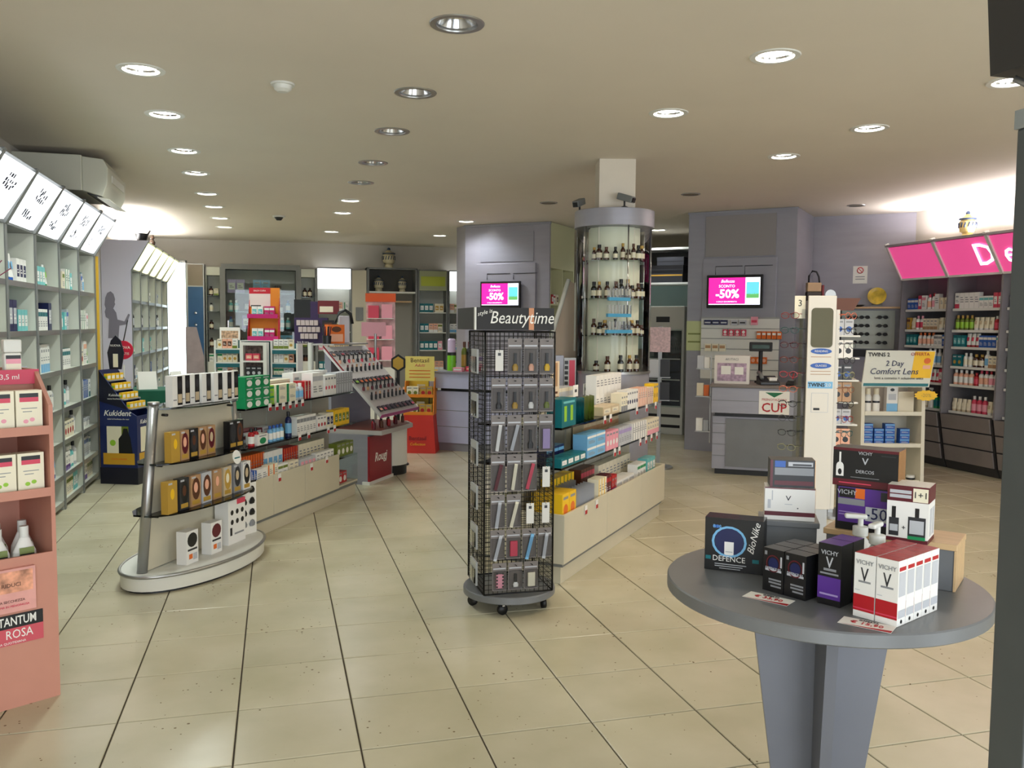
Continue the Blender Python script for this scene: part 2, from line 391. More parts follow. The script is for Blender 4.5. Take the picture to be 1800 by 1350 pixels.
def ceiling():
    h=.15; xs=sorted({XL-.1,XR+.1}|{v for l in LAMPS for v in (round(l[0]-h,4),round(l[0]+h,4))})
    mb=MB(); r=.098; n=24
    for a,b in zip(xs,xs[1:]):
        cx=[l for l in LAMPS if abs(l[0]-h-a)<1e-3 and abs(l[0]+h-b)<1e-3]
        ys=sorted({YF-.1,YB+.1}|{v for l in cx for v in (l[1]-h,l[1]+h)})
        for c,d in zip(ys,ys[1:]):
            hit=[l for l in cx if abs(l[1]-h-c)<1e-3 and abs(l[1]+h-d)<1e-3]
            if not hit: mb.quad((a,d,CEIL),(b,d,CEIL),(b,c,CEIL),(a,c,CEIL),M['ceil']); continue
            X,Y=hit[0][:2]; vs=[]
            for i in range(n):
                t=2*PI*i/n+PI/4; q=max(abs(math.cos(t)),abs(math.sin(t))); vs.append((X+h*math.cos(t)/q,Y+h*math.sin(t)/q,CEIL))
            for i in range(n):
                t=2*PI*i/n+PI/4; vs.append((X+r*math.cos(t),Y+r*math.sin(t),CEIL))
            mb.add(vs,[((i+1)%n,i,n+i,n+(i+1)%n) for i in range(n)],M['ceil'])
    mb.box(XL-.1,XR+.1,YF-.1,YB+.1,CEIL+.25,CEIL+.3,M['ceil'])
    struct(mb.build('ceiling'))
ceiling()
W_=M['wall']
struct(MB().box(XL-.15,XL,YF,YB,0,CEIL+.25,W_).build('wall_left'))
struct(MB().box(XR,XR+.15,YF,YB,0,CEIL+.25,W_).build('wall_right'))
wb=MB().box(XL-.15,-1.86,YB,YB+.15,0,CEIL+.25,W_).box(-1.46,XR+.15,YB,YB+.15,0,CEIL+.25,W_).box(-1.86,-1.46,YB,YB+.15,2.62,CEIL+.25,W_)
struct(wb.build('wall_back'))
wf=MB().box(2.2,3.6,YF-.15,YF,0,CEIL+.25,W_).box(XL-.15,-1.4,YF-.15,YF,0,CEIL+.25,W_).box(7.0,XR+.15,YF-.15,YF,0,CEIL+.25,W_).box(-1.4,7.0,YF-.15,YF,2.75,CEIL+.25,W_)  # middle pier added out of view so the eyewear mirror reflects wall, not daylight
struct(wf.build('wall_front'))
d1=struct(MB().box(-1.86,-1.83,YB+.02,YB+.08,0,2.62,M['alu']).box(-1.49,-1.46,YB+.02,YB+.08,0,2.62,M['alu']).box(-1.86,-1.46,YB+.02,YB+.08,2.58,2.62,M['alu']).box(-1.86,-1.46,YB+.02,YB+.08,0,.06,M['alu']).build('door_1'))
MB().box(-1.83,-1.49,YB+.045,YB+.053,.06,2.58,M['glass']).build('pane',d1)
# pavement seen through the glazed door
struct(MB().box(-6,12,YB+.2,YB+9,-.12,-.02,mat('pavement',(190,188,182),.9,noise=.05)).build('pavement_slab'))
# corner panel between the right till cabinet and the right wall
def panel_between(A,B,z0,z1,t,mt,name):
    f=frame2(A,B); L=math.dist(A,B)
    return MB().box(0,L,0,t,z0,z1,mt).build(name,None,(f.x,f.y,0),f.rz)
struct(panel_between((6.60,9.907),(7.60,9.01),0,CEIL,.06,M['lav_lam'],'wall_corner'))

# ------------------------------------------------------------------ ceiling lamps
def downlights():
    def make(lit):
        root=thing('downlight','x','downlight')
        MB().lathe([(.098,.012),(.098,0),(.1,-.006),(.128,-.006),(.132,0)],M['plast'] if lit else M['alu'],28).build('trim_ring',root)
        MB().lathe([(.098,.01),(.085,.05),(.045,.1),(0,.1)],M['steel'],24).build('reflector',root)
        if lit: MB().lathe([(0,.022),(.094,.022)],M['emit_lamp'],24).build('lamp',root)
        else:
            b=MB()
            for s in (-1,1): b.tube([(s*.018,-.05,.07),(s*.018,.05,.07)],.012,M['plast'],8)
            b.build('lamp',root)
        return root
    protos={1:make(1),0:make(0)}; first={0:1,1:1}
    rown={-.72:'left row of downlights',.84:'middle row of downlights',2.54:'right-of-centre row of downlights',4.09:'row of downlights before the pink lightboxes',5.46:'ceiling by the storage passage'}
    cnt={}
    for x,y,lit,c in LAMPS:
        k=cnt[x]=cnt.get(x,0)+1
        o=ORDN[k-1]
        lab=f"{'lit' if lit else 'unlit'} round downlight, {o} from camera in {rown[x]}" if x!=5.46 else 'lit round downlight in the ceiling by the storage passage'
        if first[lit]: r=protos[lit]; first[lit]=0; r.location=(x,y,CEIL); r['label']=lab; r['group']='recessed downlights'
        else: r=dup(protos[lit],(x,y,CEIL),0,lab,'recessed downlights')
        if lit:
            l=bpy.data.lights.new('downlight_beam','SPOT'); l.energy=SPOT_W*(1.0 if y<9.5 else .75)*(.66 if c=='R' else 1); l.spot_size=R(150); l.spot_blend=.7; l.shadow_soft_size=.09
            l.color={'L':(.90,1,.95),'M':(.91,.95,1),'R':(1,.82,.62)}[c]
            q=bpy.data.objects.new('downlight_beam',l); COL.objects.link(q); q.location=(x,y,CEIL-.012)
ORDN=['first','second','third','fourth','fifth','sixth','seventh','eighth']
downlights()
def ceiling_bits():
    t=thing('smoke_detector','round white smoke detector on the ceiling near the left downlights','smoke detector',(.053,5.42,CEIL))
    MB().lathe([(0,-.05),(.03,-.05),(.05,-.035),(.055,-.012)],M['plast'],20).build('sensor_head',t)
    MB().lathe([(.055,-.012),(.07,-.012),(.07,0),(0,0)],M['plast'],20).build('mounting_base',t)
    t=thing('smoke_detector','tiny smoke detector far back on the ceiling above the left island','smoke detector',(.051,12.0,CEIL))
    MB().lathe([(0,-.06),(.03,-.06),(.06,-.02)],M['dark'],16).build('sensor_head',t); MB().lathe([(.06,-.02),(.08,-.02),(.08,0),(0,0)],M['plast'],16).build('mounting_base',t)
    for (x,y),lab in zip([(4.31,8.57),(3.06,9.67),(6.51,8.75)],['flush grey ceiling speaker right of the square column','flush grey ceiling speaker left of the square column','flush ceiling speaker above the corner panel']):
        t=thing('ceiling_speaker',lab,'speaker',(x,y,CEIL)); MB().lathe([(0,-.006),(.085,-.006)],mat('speaker_grille',(120,112,100),.7,bump=.4,bscale=300),20).build('grille',t)
        MB().lathe([(.085,-.008),(.1,-.008),(.105,0)],M['alu'],20).build('rim',t)
ceiling_bits()

# ------------------------------------------------------------------ wall shelving with light boxes (left wall)
ZS=[.07,.285,.563,.835,1.155,1.485,1.83,2.2]
def cubby_unit(name,label,y0,y1,n,lb,side_panel=None):
    t=thing(name,label,'shelving',(-1.71,y0,0),R(90)); p=(y1-y0)/n; D=.335
    MB().box(0,y1-y0,D-.012,D,0,2.52,M['shelf_white']).build('back_panel',t)
    for i in range(n+1):
        x=i*p; MB().box(max(0,x-.018),min(y1-y0,x+.018),0,D-.012,0,2.2,M['shelf_white']).build('upright',t)
        MB().box(x-.022,x+.022,-.008,0,0,2.2,M['grey_frame']).build('edge_strip',t)
    for i in range(n):
        for z in ZS[:-1]:
            MB().box(i*p+.018,(i+1)*p-.018,.004,D-.012,z-.02,z,M['shelf_white']).box(i*p+.02,(i+1)*p-.02,-.002,.004,z-.032,z+.006,M['alu']).build('shelf',t)
        MB().box(i*p+.018,(i+1)*p-.018,.05,.07,0,.05,M['grey_frame']).build('kickboard',t)
    # slanted light boxes
    MB().box(0,y1-y0,0,D,2.2,2.215,M['grey_frame']).build('top_board',t)
    MB().prism_x([(-.21,2.545),(-.19,2.56),(D,2.56),(D,2.545)],0,y1-y0,M['grey_frame']).build('lightbox_roof',t)
    for i in range(n):
        a,b=i*p+.03,(i+1)*p-.03
        MB().hexa([(a,-.004,2.225),(b,-.004,2.225),(b,.02,2.225),(a,.02,2.225),(a,-.2,2.53),(b,-.2,2.53),(b,-.17,2.53),(a,-.17,2.53)],lb).build('light_panel',t)
    for i in range(n+1):
        a,b=max(0,i*p-.03),min(y1-y0,i*p+.03)
        MB().prism_x([(-.014,2.2),(.03,2.2),(-.16,2.56),(-.214,2.56)],a,b,M['grey_frame']).build('lightbox_divider',t)
        MB().prism_x([(.0,2.2),(.3,2.2),(.3,2.54),(-.19,2.54)],max(0,i*p-.006),min(y1-y0,i*p+.006),M['grey_frame']).build('lightbox_side',t)
    return t
u1=cubby_unit('wall_cubbies','long pale wall cubby shelving with bright white slanted lightboxes on left wall',4.95,9.3,6,M['emit_white'])
# tiny printed marks on the light panels
def lb_print():
    p=(9.3-4.95)/6; ink=mat('blue_ink',(16,20,48),.6)
    for i in range(1,6):
        mb=MB()
        rr=random.Random(i)
        for cx,cz,n in ((.5,.62,13),(.42,.26,8)):
            for k in range(n):
                u=i*p+p*cx+(k%5-2)*.045+rr.uniform(-.01,.01); v=cz+(k//5-1)*.09+rr.uniform(-.03,.03)
                def pt(uu,vv): return (uu,-.004-.196*vv-.0045,2.225+.305*vv-.0028)
                w,h=rr.uniform(.02,.034),rr.uniform(.06,.11)
                mb.add([pt(u,v),pt(u+w,v+.01),pt(u+w,v+h),pt(u,v+h-.01)],[(0,1,2,3)],ink)
        mb.build('printed_letters',u1)['kind']='stuff'
lb_print()
MB().box(-1.76,-1.68,9.325,9.34,.0,2.2,mat('yellow_panel',(226,180,50),.5)).build('shelf_end_panel'); tag(bpy.data.objects['shelf_end_panel'],'narrow yellow end strip at the far edge of the long left cubbies','panel')
u2=cubby_unit('wall_cubbies','far left cubby shelving with pale yellow slanted lightboxes beside the glass door',11.55,15.15,5,M['emit_yellow'])
MB().box(-.03,0,0,.335,0,2.2,mat('pale_lavender',(214,212,228),.5)).prism_x([(-.21,2.2+.36),(.335,2.56),(.335,2.2),(0,2.2)],-.03,0,MATS['pale_lavender']).build('side_panel',u2)
def silhouette():
    pts=[(.2,0),(.24,.45),(.13,.5),(.1,.62),(.14,.7),(.1,.78),(.13,.95),(.2,1.06),(.32,1.1),(.42,1.04),(.47,.92),(.45,.84),(.47,.8),(.43,.74),(.4,.7),(.5,.6),(.54,.44),(.78,.4),(.92,.58),(.98,.56),(.86,.33),(.6,.3),(.56,0)]
    s=.52
    mb=MB().prism_y([(x*s*.62,z*s) for x,z in pts],0,.003,mat('silhouette_vinyl',(128,124,138),.5))
    o=mb.build('silhouette_sticker',None,(-2.045,11.516,1.36)); tag(o,'grey child silhouette sticker on the lavender side of far cubbies','sticker')
silhouette()
LOCB=['far bay','second bay','third bay','fourth bay','fifth bay']
KIND='healthcare_'
LSTY=[B('white','teal','band',.055,.05,.13),B('white','sky','foot',.06,.05,.11),B('white','green','stripe',.06,.05,.14),B('white','pink','band',.055,.05,.12),B('white','navy','label',.06,.05,.13),
 B('ivory','red','spot',.065,.05,.11),B('aqua','white','label',.06,.05,.12),B('blue','white','stripe',.05,.05,.13),B('silver','blue','band',.05,.05,.14),B('white','purple','foot',.06,.05,.12),B('cream','olive','band',.06,.05,.12),
 ('bottle','white','teal','sky',.024,.15),('bottle','silver','black','white',.022,.16),('tube','white','blue','sky',.024,.15),('tube','white','green','lime',.024,.14),('bottle','aqua','white','white',.025,.14),('jar','white','silver',None,.032,.06)]
LROW={5:[B('navy','silver','label',.07,.06,.17),('bottle','blue','white','silver',.03,.19),B('black','silver','label',.07,.06,.2),('bottle','black','grey','silver',.028,.2),('bottle','sky','blue','white',.03,.2)],
 4:[B('white','rose','stripe',.05,.05,.18),B('white','peach','band',.05,.05,.17),B('white','sky','foot',.05,.05,.17),B('aqua','white','label',.05,.05,.16),('tube','white','rose','pink',.026,.18)],
 3:[B('navy','white','label',.06,.05,.15),B('white','navy','band',.06,.05,.14),B('blue','white','stripe',.06,.05,.15),('bottle','purple','white','lilac',.025,.15),B('white','teal','foot',.06,.05,.13)]}
def stock_cubbies(y0,n,p,name,bays,sc=1,nmax=3,dens=1,far=False):
    global FAR
    FAR=far
    fr=Frame(-1.71,y0,R(90))
    for bi,b in enumerate(bays):
        for r in range(7):
            z=ZS[6-r]; k=6-r-1+0
            sty=LROW.get(6-r,[])+random.sample(LSTY,6) if (6-r) in LROW else random.sample(LSTY,9)
            fill(fr,b*p+.05,(b+1)*p-.06,z+.001,random.uniform(.03,.08),sty,f'in {LOCB[bi]}, {ORD[r]} row, {name}',nmax,.24,sc,skip=.05*dens)
stock_cubbies(4.95,6,.725,'left wall cubbies',[5,4,3,2],1.3,4)
stock_cubbies(11.55,5,.72,'yellow-lit cubbies',[4,3,2,1,0],1.15,2,2.5,True); FAR=False
def tube_lights():
    for lab,cat_y0,cat_y1,X,pw,c in [('fluorescent tube lying on top of the yellow-lit cubbies',11.7,15.0,-1.86,34,(1,.98,.96)),('fluorescent tube lying on top of the pink-lit wall shelving',5.3,8.7,7.25,48,(1,.93,.98))]:
        t=thing('fluorescent_tube',lab,'light tube',(X,(cat_y0+cat_y1)/2,(2.557 if X>0 else 2.585))); h=(cat_y1-cat_y0)/2
        MB().tube([(0,-h,0),(0,h,0)],.013,mat('tube_glow',(255,250,250),.5,emit=2.5),10).build('tube',t)
        MB().box(-.025,.025,-h-.03,h+.03,-.021,-.0135,M['plast']).build('batten',t)
        l=bpy.data.lights.new('tube_glow','AREA'); l.shape='RECTANGLE'; l.size=.06; l.size_y=h*2; l.energy=pw; l.color=c; l.spread=R(165)
        o=bpy.data.objects.new('tube_glow',l); COL.objects.link(o); o.location=(X,(cat_y0+cat_y1)/2,2.605); o.rotation_euler=(R(180),0,0)
tube_lights()
def air_con():
    t=thing('air_conditioner','white wall air conditioner with side housing above the left lightboxes','air conditioner',(0,0,0)); m=mat('ac_white',(206,204,188),.45)
    MB().box(-2.05,-1.53,7.9,8.8,2.64,2.93,m).build('housing',t,bevel=.008)
    pr=[(-1.53,2.64),(-1.38,2.6),(-1.34,2.7),(-1.335,2.84),(-1.37,2.905),(-1.53,2.92)]
    MB().prism_y(pr,7.91,8.8,m).build('cover',t,bevel=.006)
    MB().hexa([(-1.5,7.95,2.622),(-1.39,7.95,2.594),(-1.39,8.76,2.594),(-1.5,8.76,2.622),(-1.5,7.95,2.634),(-1.39,7.95,2.606),(-1.39,8.76,2.606),(-1.5,8.76,2.634)],M['dark']).build('air_outlet',t)
    MB().hexa([(-1.42,7.93,2.59),(-1.33,7.93,2.575),(-1.33,8.78,2.575),(-1.42,8.78,2.59),(-1.42,7.93,2.598),(-1.33,7.93,2.583),(-1.33,8.78,2.583),(-1.42,8.78,2.598)],m).build('flap',t)
    MB().box(-1.337,-1.331,8.1,8.7,2.74,2.8,M['plast']).build('display_strip',t)
air_con()
def mortar(loc,lab,mt,s=1):
    t=thing('mortar',lab,'mortar',loc)
    MB().lathe([(0,0),(.05*s,0),(.045*s,.02*s),(.06*s,.05*s),(.085*s,.14*s),(.09*s,.15*s),(.075*s,.15*s),(.05*s,.06*s),(0,.05*s)],mt,16).build('bowl',t)
    MB().tube([(.02*s,0,.06*s),(.11*s,.02*s,.2*s)],.012*s,mt,8).build('pestle',t)
mortar((-1.67,12.2,2.561),'black mortar and pestle on top of the yellow-lit cubbies',M['dark'],.95)
def figurine(loc,lab):
    t=thing('figurine',lab,'figurine',loc); m=mat('brown_ceramic',(70,50,36),.4)
    MB().lathe([(0,0),(.05,0),(.055,.03),(.03,.08),(.04,.13),(.02,.17),(0,.17)],m,12).build('body',t); MB().lathe([(0,.16),(.028,.18),(.03,.2),(.02,.23),(0,.235)],m,12).build('head',t)
figurine((-1.68,13.3,2.561),'small brown figurine behind the black mortar on the cubby top')

# ------------------------------------------------------------------ right wall shelving with pink lightboxes
KIND='cosmetic_'
def pink_unit():
    Y0,Y1=8.78,5.8; n=4; p=(Y0-Y1)/n; D=.4
    t=thing('wall_shelving','grey wall shelving with bright pink slanted lightboxes and slanted drawers','shelving',(7.18,Y0,0),R(-90)); g=mat('shelving_grey',(128,124,126),.45,noise=.04)
    MB().box(0,Y0-Y1,D-.015,D,0,2.5,g).build('back_panel',t)
    zs=[.65,.945,1.145,1.36,1.545,1.78]
    for i in range(n+1):
        x=i*p; MB().prism_x([(-.02,.62),(D-.015,.62),(D-.015,2.5),(.0,2.5),(.0,2.14),(.02,2.14)],max(0,x-.012),min(Y0-Y1,x+.012),g).build('upright',t)
        MB().prism_x([(.0,2.13),(.03,2.13),(-.2,2.56),(-.245,2.54)],max(0,x-.02),min(Y0-Y1,x+.02),M['plast']).build('lightbox_rib',t)
        MB().prism_x([(.01,2.14),(D-.02,2.14),(D-.02,2.5),(-.19,2.5)],max(0,x-.006),min(Y0-Y1,x+.006),g).build('lightbox_side',t)
    MB().prism_x([(-.24,2.51),(D,2.51),(D,2.535),(-.235,2.535)],0,Y0-Y1,g).build('lightbox_roof',t)
    for i in range(n):
        a,b=i*p+.02,(i+1)*p-.02
        MB().hexa([(a,.01,2.15),(b,.01,2.15),(b,.03,2.15),(a,.03,2.15),(a,-.2,2.505),(b,-.2,2.505),(b,-.18,2.505),(a,-.18,2.505)],M['pinkbox']).build('light_panel',t)
        MB().box(a,b,.0,.03,2.125,2.148,M['plast']).build('light_trim',t)
        for z in zs: MB().box(i*p+.014,(i+1)*p-.014,.07,D-.016,z-.018,z,g).box(i*p+.03,(i+1)*p-.03,.062,.07,z-.024,z+.004,M['plast']).build('shelf',t)
        # slanted drawer block
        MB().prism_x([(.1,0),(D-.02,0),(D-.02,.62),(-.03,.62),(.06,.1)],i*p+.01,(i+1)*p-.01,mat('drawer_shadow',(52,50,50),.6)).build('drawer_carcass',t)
        for k,(z0,z1) in enumerate(((.1,.27),(.285,.45),(.465,.62))):
            f=lambda z:.06-.09*(z-.1)/.52
            MB().hexa([(i*p+.03,f(z0)-.018,z0),((i+1)*p-.03,f(z0)-.018,z0),((i+1)*p-.03,f(z0),z0),(i*p+.03,f(z0),z0),(i*p+.03,f(z1)-.018,z1),((i+1)*p-.03,f(z1)-.018,z1),((i+1)*p-.03,f(z1),z1),(i*p+.03,f(z1),z1)],mat('drawer_grey',(132,124,120),.4,.1,noise=.04)).build('drawer_front',t,bevel=.003)
    # lettering on the pink light boxes, slanted with the panel
    ang=math.atan2(.355,-.21)
    for s,x in (('D',p*1.84),('e',p*2.27)):
        text(s,.36,M['emit_white'],t,(x,-.105,2.32),(R(90)+R(30.6),0,0),ext=.002)
    fr=Frame(7.18,Y0,R(-90))
    rows=[[B('white','pink','band',.06,.05,.15),B('white','rose','foot',.06,.05,.16),('bottle','white','red','pink',.026,.17),B('white','silver','plain',.06,.05,.16),B('rose','white','label',.05,.05,.15),('bottle','white','rose','peach',.026,.16)],
      [('tube','cream','beige','ivory',.026,.13),('tube','ivory','white','beige',.026,.13),('bottle','white','pink','rose',.026,.15),('bottle','red','white','rose',.026,.14),('bottle','green','black','teal',.03,.16),('bottle','olive','gold','lime',.025,.15)],
      [B('white','aqua','band',.055,.05,.12),B('white','sky','foot',.055,.05,.12),B('ivory','beige','stripe',.055,.05,.12),B('white','grey','band',.055,.05,.12),B('blue','white','band',.05,.05,.12),B('teal','aqua','label',.05,.05,.12)],
      [B('teal','gold','spot',.06,.05,.12),B('gold','brown','band',.05,.05,.13),('bottle','white','white','ivory',.025,.14),('bottle','amber','gold','cream',.03,.13),B('cream','tan','foot',.05,.05,.12),('bottle','brown','gold','tan',.026,.13)],
      [('bottle','red','red','rose',.026,.13),('bottle','white','orange','peach',.026,.14),('bottle','peach','white','white',.028,.15),('bottle','brown','black','gold',.028,.14),('jar','white','red',None,.04,.07),('tube','white','red','rose',.024,.14)],
      [('pump','white','white','pink',.034,.21),('pump','peach','white','white',.033,.2),('bottle','white','rose','ivory',.032,.18),('bottle','peach','orange','white',.03,.18),('bottle','white','white','sky',.033,.2),('bottle','rose','white','pink',.028,.17)]]
    bn=['leftmost bay','second bay','third bay']
    for i in range(3):
        for r in range(6):
            z=zs[5-r]; top=(zs+[2.12])[6-r]-z
            fill(fr,i*p+.035,(i+1)*p-.03,z+.001,.085,rows[r]+random.sample(rows[(r+2)%6],2),f'in {bn[i]}, {ORD[r]} shelf, pink-lit wall',4,top-.03,1.08)
pink_unit()
def albarello(loc,lab,h=.28,r=.085,body=(222,196,130),dec=(40,60,90)):
    t=thing('apothecary_jar',lab,'jar',loc); m=mat('ceramic_%d%d%d'%body,body,.3,noise=.05); d=mat('ceramic_dark',dec,.35)
    MB().lathe([(0,0),(r*.7,0),(r*.72,.03*h/.28),(r*.6,.05*h/.28),(r*.9,.25*h),(r,.45*h),(r,.6*h),(r*.8,.68*h)],m,20).build('body',t)
    b=MB()
    for k in range(14):
        a=2*PI*k/14; b.tube([(r*1.0*math.cos(a),r*1.0*math.sin(a),.4*h),(r*1.01*math.cos(a+.14),r*1.01*math.sin(a+.14),.58*h)],.008,d,5)
    b.build('painted_motif',t)
    MB().lathe([(r*.8,.68*h),(r*1.05,.69*h),(r*1.05,.73*h),(r*.5,.8*h),(r*.25,.88*h)],m,20,mats=[d,d,m,m]).build('lid',t)
    MB().lathe([(0,.88*h),(r*.25,.88*h),(r*.28,.94*h),(r*.15,h),(0,h)],d,12).build('knob',t)
albarello((7.26,7.86,2.536),'cream painted apothecary jar on top of the pink-lit shelving',.3,.085)
KIND=''
# ================================================================== BACK WALL UNITS
def back_units():
    global FAR
    FAR=True
    Y=15.5; g=M['grey_frame']; D=.335
    F0=Frame(0,Y,0)
    # blue post
    t=thing('cabinet_post','tall narrow cabinet with blue front and two knobs beside the glass door','cabinet',(-1.44,Y,0))
    MB().box(0,.28,.02,D,0,2.55,M['alu']).build('carcass',t)
    MB().box(.02,.26,0,.02,2.18,2.53,mat('taupe_panel',(140,128,112),.5)).build('top_panel',t)
    d=MB().box(.02,.26,0,.02,.05,2.16,mat('blue_panel',(44,92,140),.4,noise=.03)).build('door',t)
    for z in (1.52,1.72): MB().lathe([(0,0),(.02,0),(.028,.012),(.018,.028),(0,.03)],M['steel'],14).build('knob',d,(.14,-.0,z),0,0,(R(90),0,0))
    def glass_column(x0,x1,lab,key):
        t=thing('glass_shelf_column',lab,'shelving',(x0,Y,0)); w=x1-x0
        MB().box(0,w,D-.02,D,.9,2.5,M['shelf_white']).build('back_panel',t); MB().box(0,.02,0,D,0,2.5,g).build('side_post',t); MB().box(w-.02,w,0,D,0,2.5,g).build('side_post',t)
        MB().box(.02,w-.02,0,D,2.36,2.5,M['shelf_white']).build('top_panel',t); MB().box(.02,w-.02,.02,D,0,.9,M['white_lam']).build('cupboard',t)
        fr=Frame(x0,Y,0); 
        for i,z in enumerate((.9,1.15,1.45,1.75,2.02)):
            if i: MB().box(.021,w-.021,.03,D-.021,z-.008,z,M['green_glass']).build('shelf',t)
            fill(fr,.04,w-.04,z+.001,.06,[('bottle','amber','black','cream',.03,.13),('jar','brown','black',None,.035,.09),B('cream','olive','foot',.06,.05,.1),('bottle','white','black','ivory',.03,.12),B('white','green','band',.06,.05,.11)],f'on {ORD[4-i]} shelf of {key}',2,.16,1.2,skip=.04)
    glass_column(-1.14,-.89,'narrow glass shelf column beside the tall blue cabinet','left glass column')
    glass_column(.41,.68,'narrow glass shelf column beside the white lightbox panel','middle glass column')
    # big glazed cabinet
    t=thing('display_cabinet','wide grey framed glass display cabinet on the back wall','cabinet',(-.89,Y,0)); w=1.3
    MB().box(0,w,D-.02,D,0,2.56,mat('cabinet_back',(150,150,146),.6)).build('back_panel',t)
    for x in (0,w-.07): MB().box(x,x+.07,0,D-.02,0,2.56,g).build('side_post',t)
    MB().box(.07,w-.07,0,D-.02,2.47,2.56,g).build('top_rail',t); MB().box(.07,w-.07,.02,D-.02,0,.75,g).build('base',t)
    for x in (.08,w/2+.005):
        d=MB().box(x,x+.555,-.02,-.014,.78,2.45,M['glass']).build('sliding_door',t); MB().box(x+.02,x+.04,-.026,-.02,1.3,1.6,M['steel']).build('door_handle',d)
    fr=Frame(-.89,Y,0)
    for i,z in enumerate((.78,1.12,1.46,1.75,2.07)):
        MB().box(.07,w-.07,.03,D-.021,z-.01,z,M['green_glass'] if i else g).build('shelf',t)
        fill(fr,.1,w-.12,z+.001,.08,[('bottle','amber','black','cream',.035,.16),('bottle','aqua','white','white',.035,.17),B('lilac','white','label',.12,.08,.2),B('brown','gold','band',.14,.08,.16),('jar','white','black',None,.05,.12),B('charcoal','silver','label',.1,.08,.16),('bottle','sky','blue','white',.035,.18),B('sky','white','foot',.12,.08,.2)],f'on {ORD[4-i]} shelf of glass display cabinet',3,.25,1.15,skip=.14)
    # light box bay
    def lb_bay(x0,x1,mt,lab,key,sty):
        t=thing('wall_shelving',lab,'shelving',(x0,Y,0)); w=x1-x0
        MB().box(0,w,D-.02,D,0,2.52,M['shelf_white']).build('back_panel',t)
        for x in (0,w-.025): MB().box(x,x+.025,0,D-.02,0,2.53,g).build('side_post',t)
        MB().box(.025,w-.025,.0,.06,2.17,2.52,mt).build('light_panel',t); MB().box(.025,w-.025,-.01,.065,2.52,2.54,g).build('top_rail',t)
        MB().box(.025,w-.025,.02,D-.02,0,.72,M['white_lam']).build('cupboard',t)
        fr=Frame(x0,Y,0)
        for i,z in enumerate((.74,1.1,1.42,1.78)):
            MB().box(.026,w-.026,.02,D-.021,z-.02,z,M['shelf_white']).build('shelf',t)
            fill(fr,.04,w-.05,z+.001,.05,random.sample(sty,6),f'on {ORD[3-i]} shelf of {key}',4,.24,1.3,skip=.03)
    S1=[B('white','teal','band'),B('white','sky','foot'),B('cream','olive','band'),B('white','grey','plain'),B('ivory','gold','label'),B('teal','white','label'),B('white','green','stripe'),B('pink','white','label'),B('peach','white','foot')]
    lb_bay(.68,1.30,M['emit_white'],'back wall shelf bay under the bright white lightbox panel','white lightbox bay',S1)
    lb_bay(2.47,3.01,mat('green_panel',(170,176,140),.5),'back wall shelf bay under the unlit yellow-green panel','yellow-green panel bay',S1)
    lb_bay(3.02,3.6,M['emit_white'],'back wall shelf bay half hidden behind the left till cabinet','half hidden bay',S1)
    MB().box(.05,.49,-.004,0,2.25,2.42,mat('lime_print',(186,196,70),.5)).build('sign_print',bpy.data.objects['wall_shelving.002'])
    t=thing('wall_panel','pale service panel with small grey intercom between lightbox and doorway','panel',(1.30,Y,0))
    MB().box(0,.25,0,.1,0,2.5,M['cream_lam']).build('board',t); MB().box(.06,.19,-.02,0,1.62,1.85,g).build('intercom',t)
    FAR=False
    # doorway bay with jar niche
    t=thing('doorway_surround','grey doorway surround with open jar niche on the back wall','doorway',(1.56,Y,0)); w=.9
    for x in (0,w-.04): MB().box(x,x+.04,0,D,0,2.55,g).build('side_post',t)
    MB().box(.04,w-.04,D-.02,D,2.12,2.53,mat('niche_back',(90,88,80),.6)).build('niche_back',t); MB().box(.04,w-.04,0,D-.02,2.11,2.14,M['plast']).build('niche_shelf',t); MB().box(0,w,0,D,2.53,2.56,g).build('top_rail',t)
    MB().box(.04,w-.04,D-.02,D,0,2.11,mat('door_back',(150,146,136),.6)).build('door_leaf',t)
    MB().box(.08,.12,.2,D-.021,0,1.98,M['wood']).box(.08,w-.08,.2,D-.021,1.95,1.98,M['wood']).build('door_frame',t)
    albarello((1.78,15.62,2.141),'cream apothecary jar at the left in the open niche',.28,.09,(200,190,160),(60,70,60))
    albarello((2.2,15.62,2.141),'cream apothecary jar at the right in the open niche',.28,.075,(204,194,164),(60,70,60))
    albarello((1.96,15.62,2.561),'large cream apothecary jar on top of the back wall niche',.36,.11,(206,194,160),(70,70,60))
back_units()

# ================================================================== TILL CABINETS, SCREENS, COUNTERS
def screen(fr,lx,z,w,h,label):
    x,y,_=fr.w(lx,0); t=thing('wall_screen',label,'screen',(x,y,z),fr.rz)
    MB().box(-w/2,w/2,-.06,-.02,0,h,M['black']).build('casing',t,bevel=.006)
    MB().box(-.1,.1,-.02,-.001,h*.3,h*.7,M['dark']).build('wall_bracket',t)
    E=lambda n,c,s:mat('screen_'+n,c,.3,emit=s)
    pic=MB().box(-w*.46,w*.2,-.0615,-.06,h*.1,h*.92,E('pink',(236,30,140),.9)).box(w*.2,w*.46,-.0615,-.06,h*.1,h*.92,E('white',(235,240,250),.9)).box(w*.22,w*.44,-.062,-.0615,h*.42,h*.78,E('sky',(90,180,230),.9)).box(w*.22,w*.44,-.062,-.0615,h*.3,h*.45,E('green',(90,160,90),.8)).box(-w*.46,w*.46,-.062,-.0615,h*.1,h*.125,E('white',(235,240,250),.9)).build('picture',t)
    ew=E('text',(255,250,255),1)
    text('-50%',h*.36,ew,pic,(-w*.12,-.063,h*.42),bold=.004); text('SCONTO',h*.12,ew,pic,(-w*.13,-.063,h*.66)); text('Bellezza',h*.13,ew,pic,(-w*.12,-.063,h*.81),shear=.3); text('A SOLO ESAURIMENTO',h*.06,ew,pic,(-w*.13,-.063,h*.19))
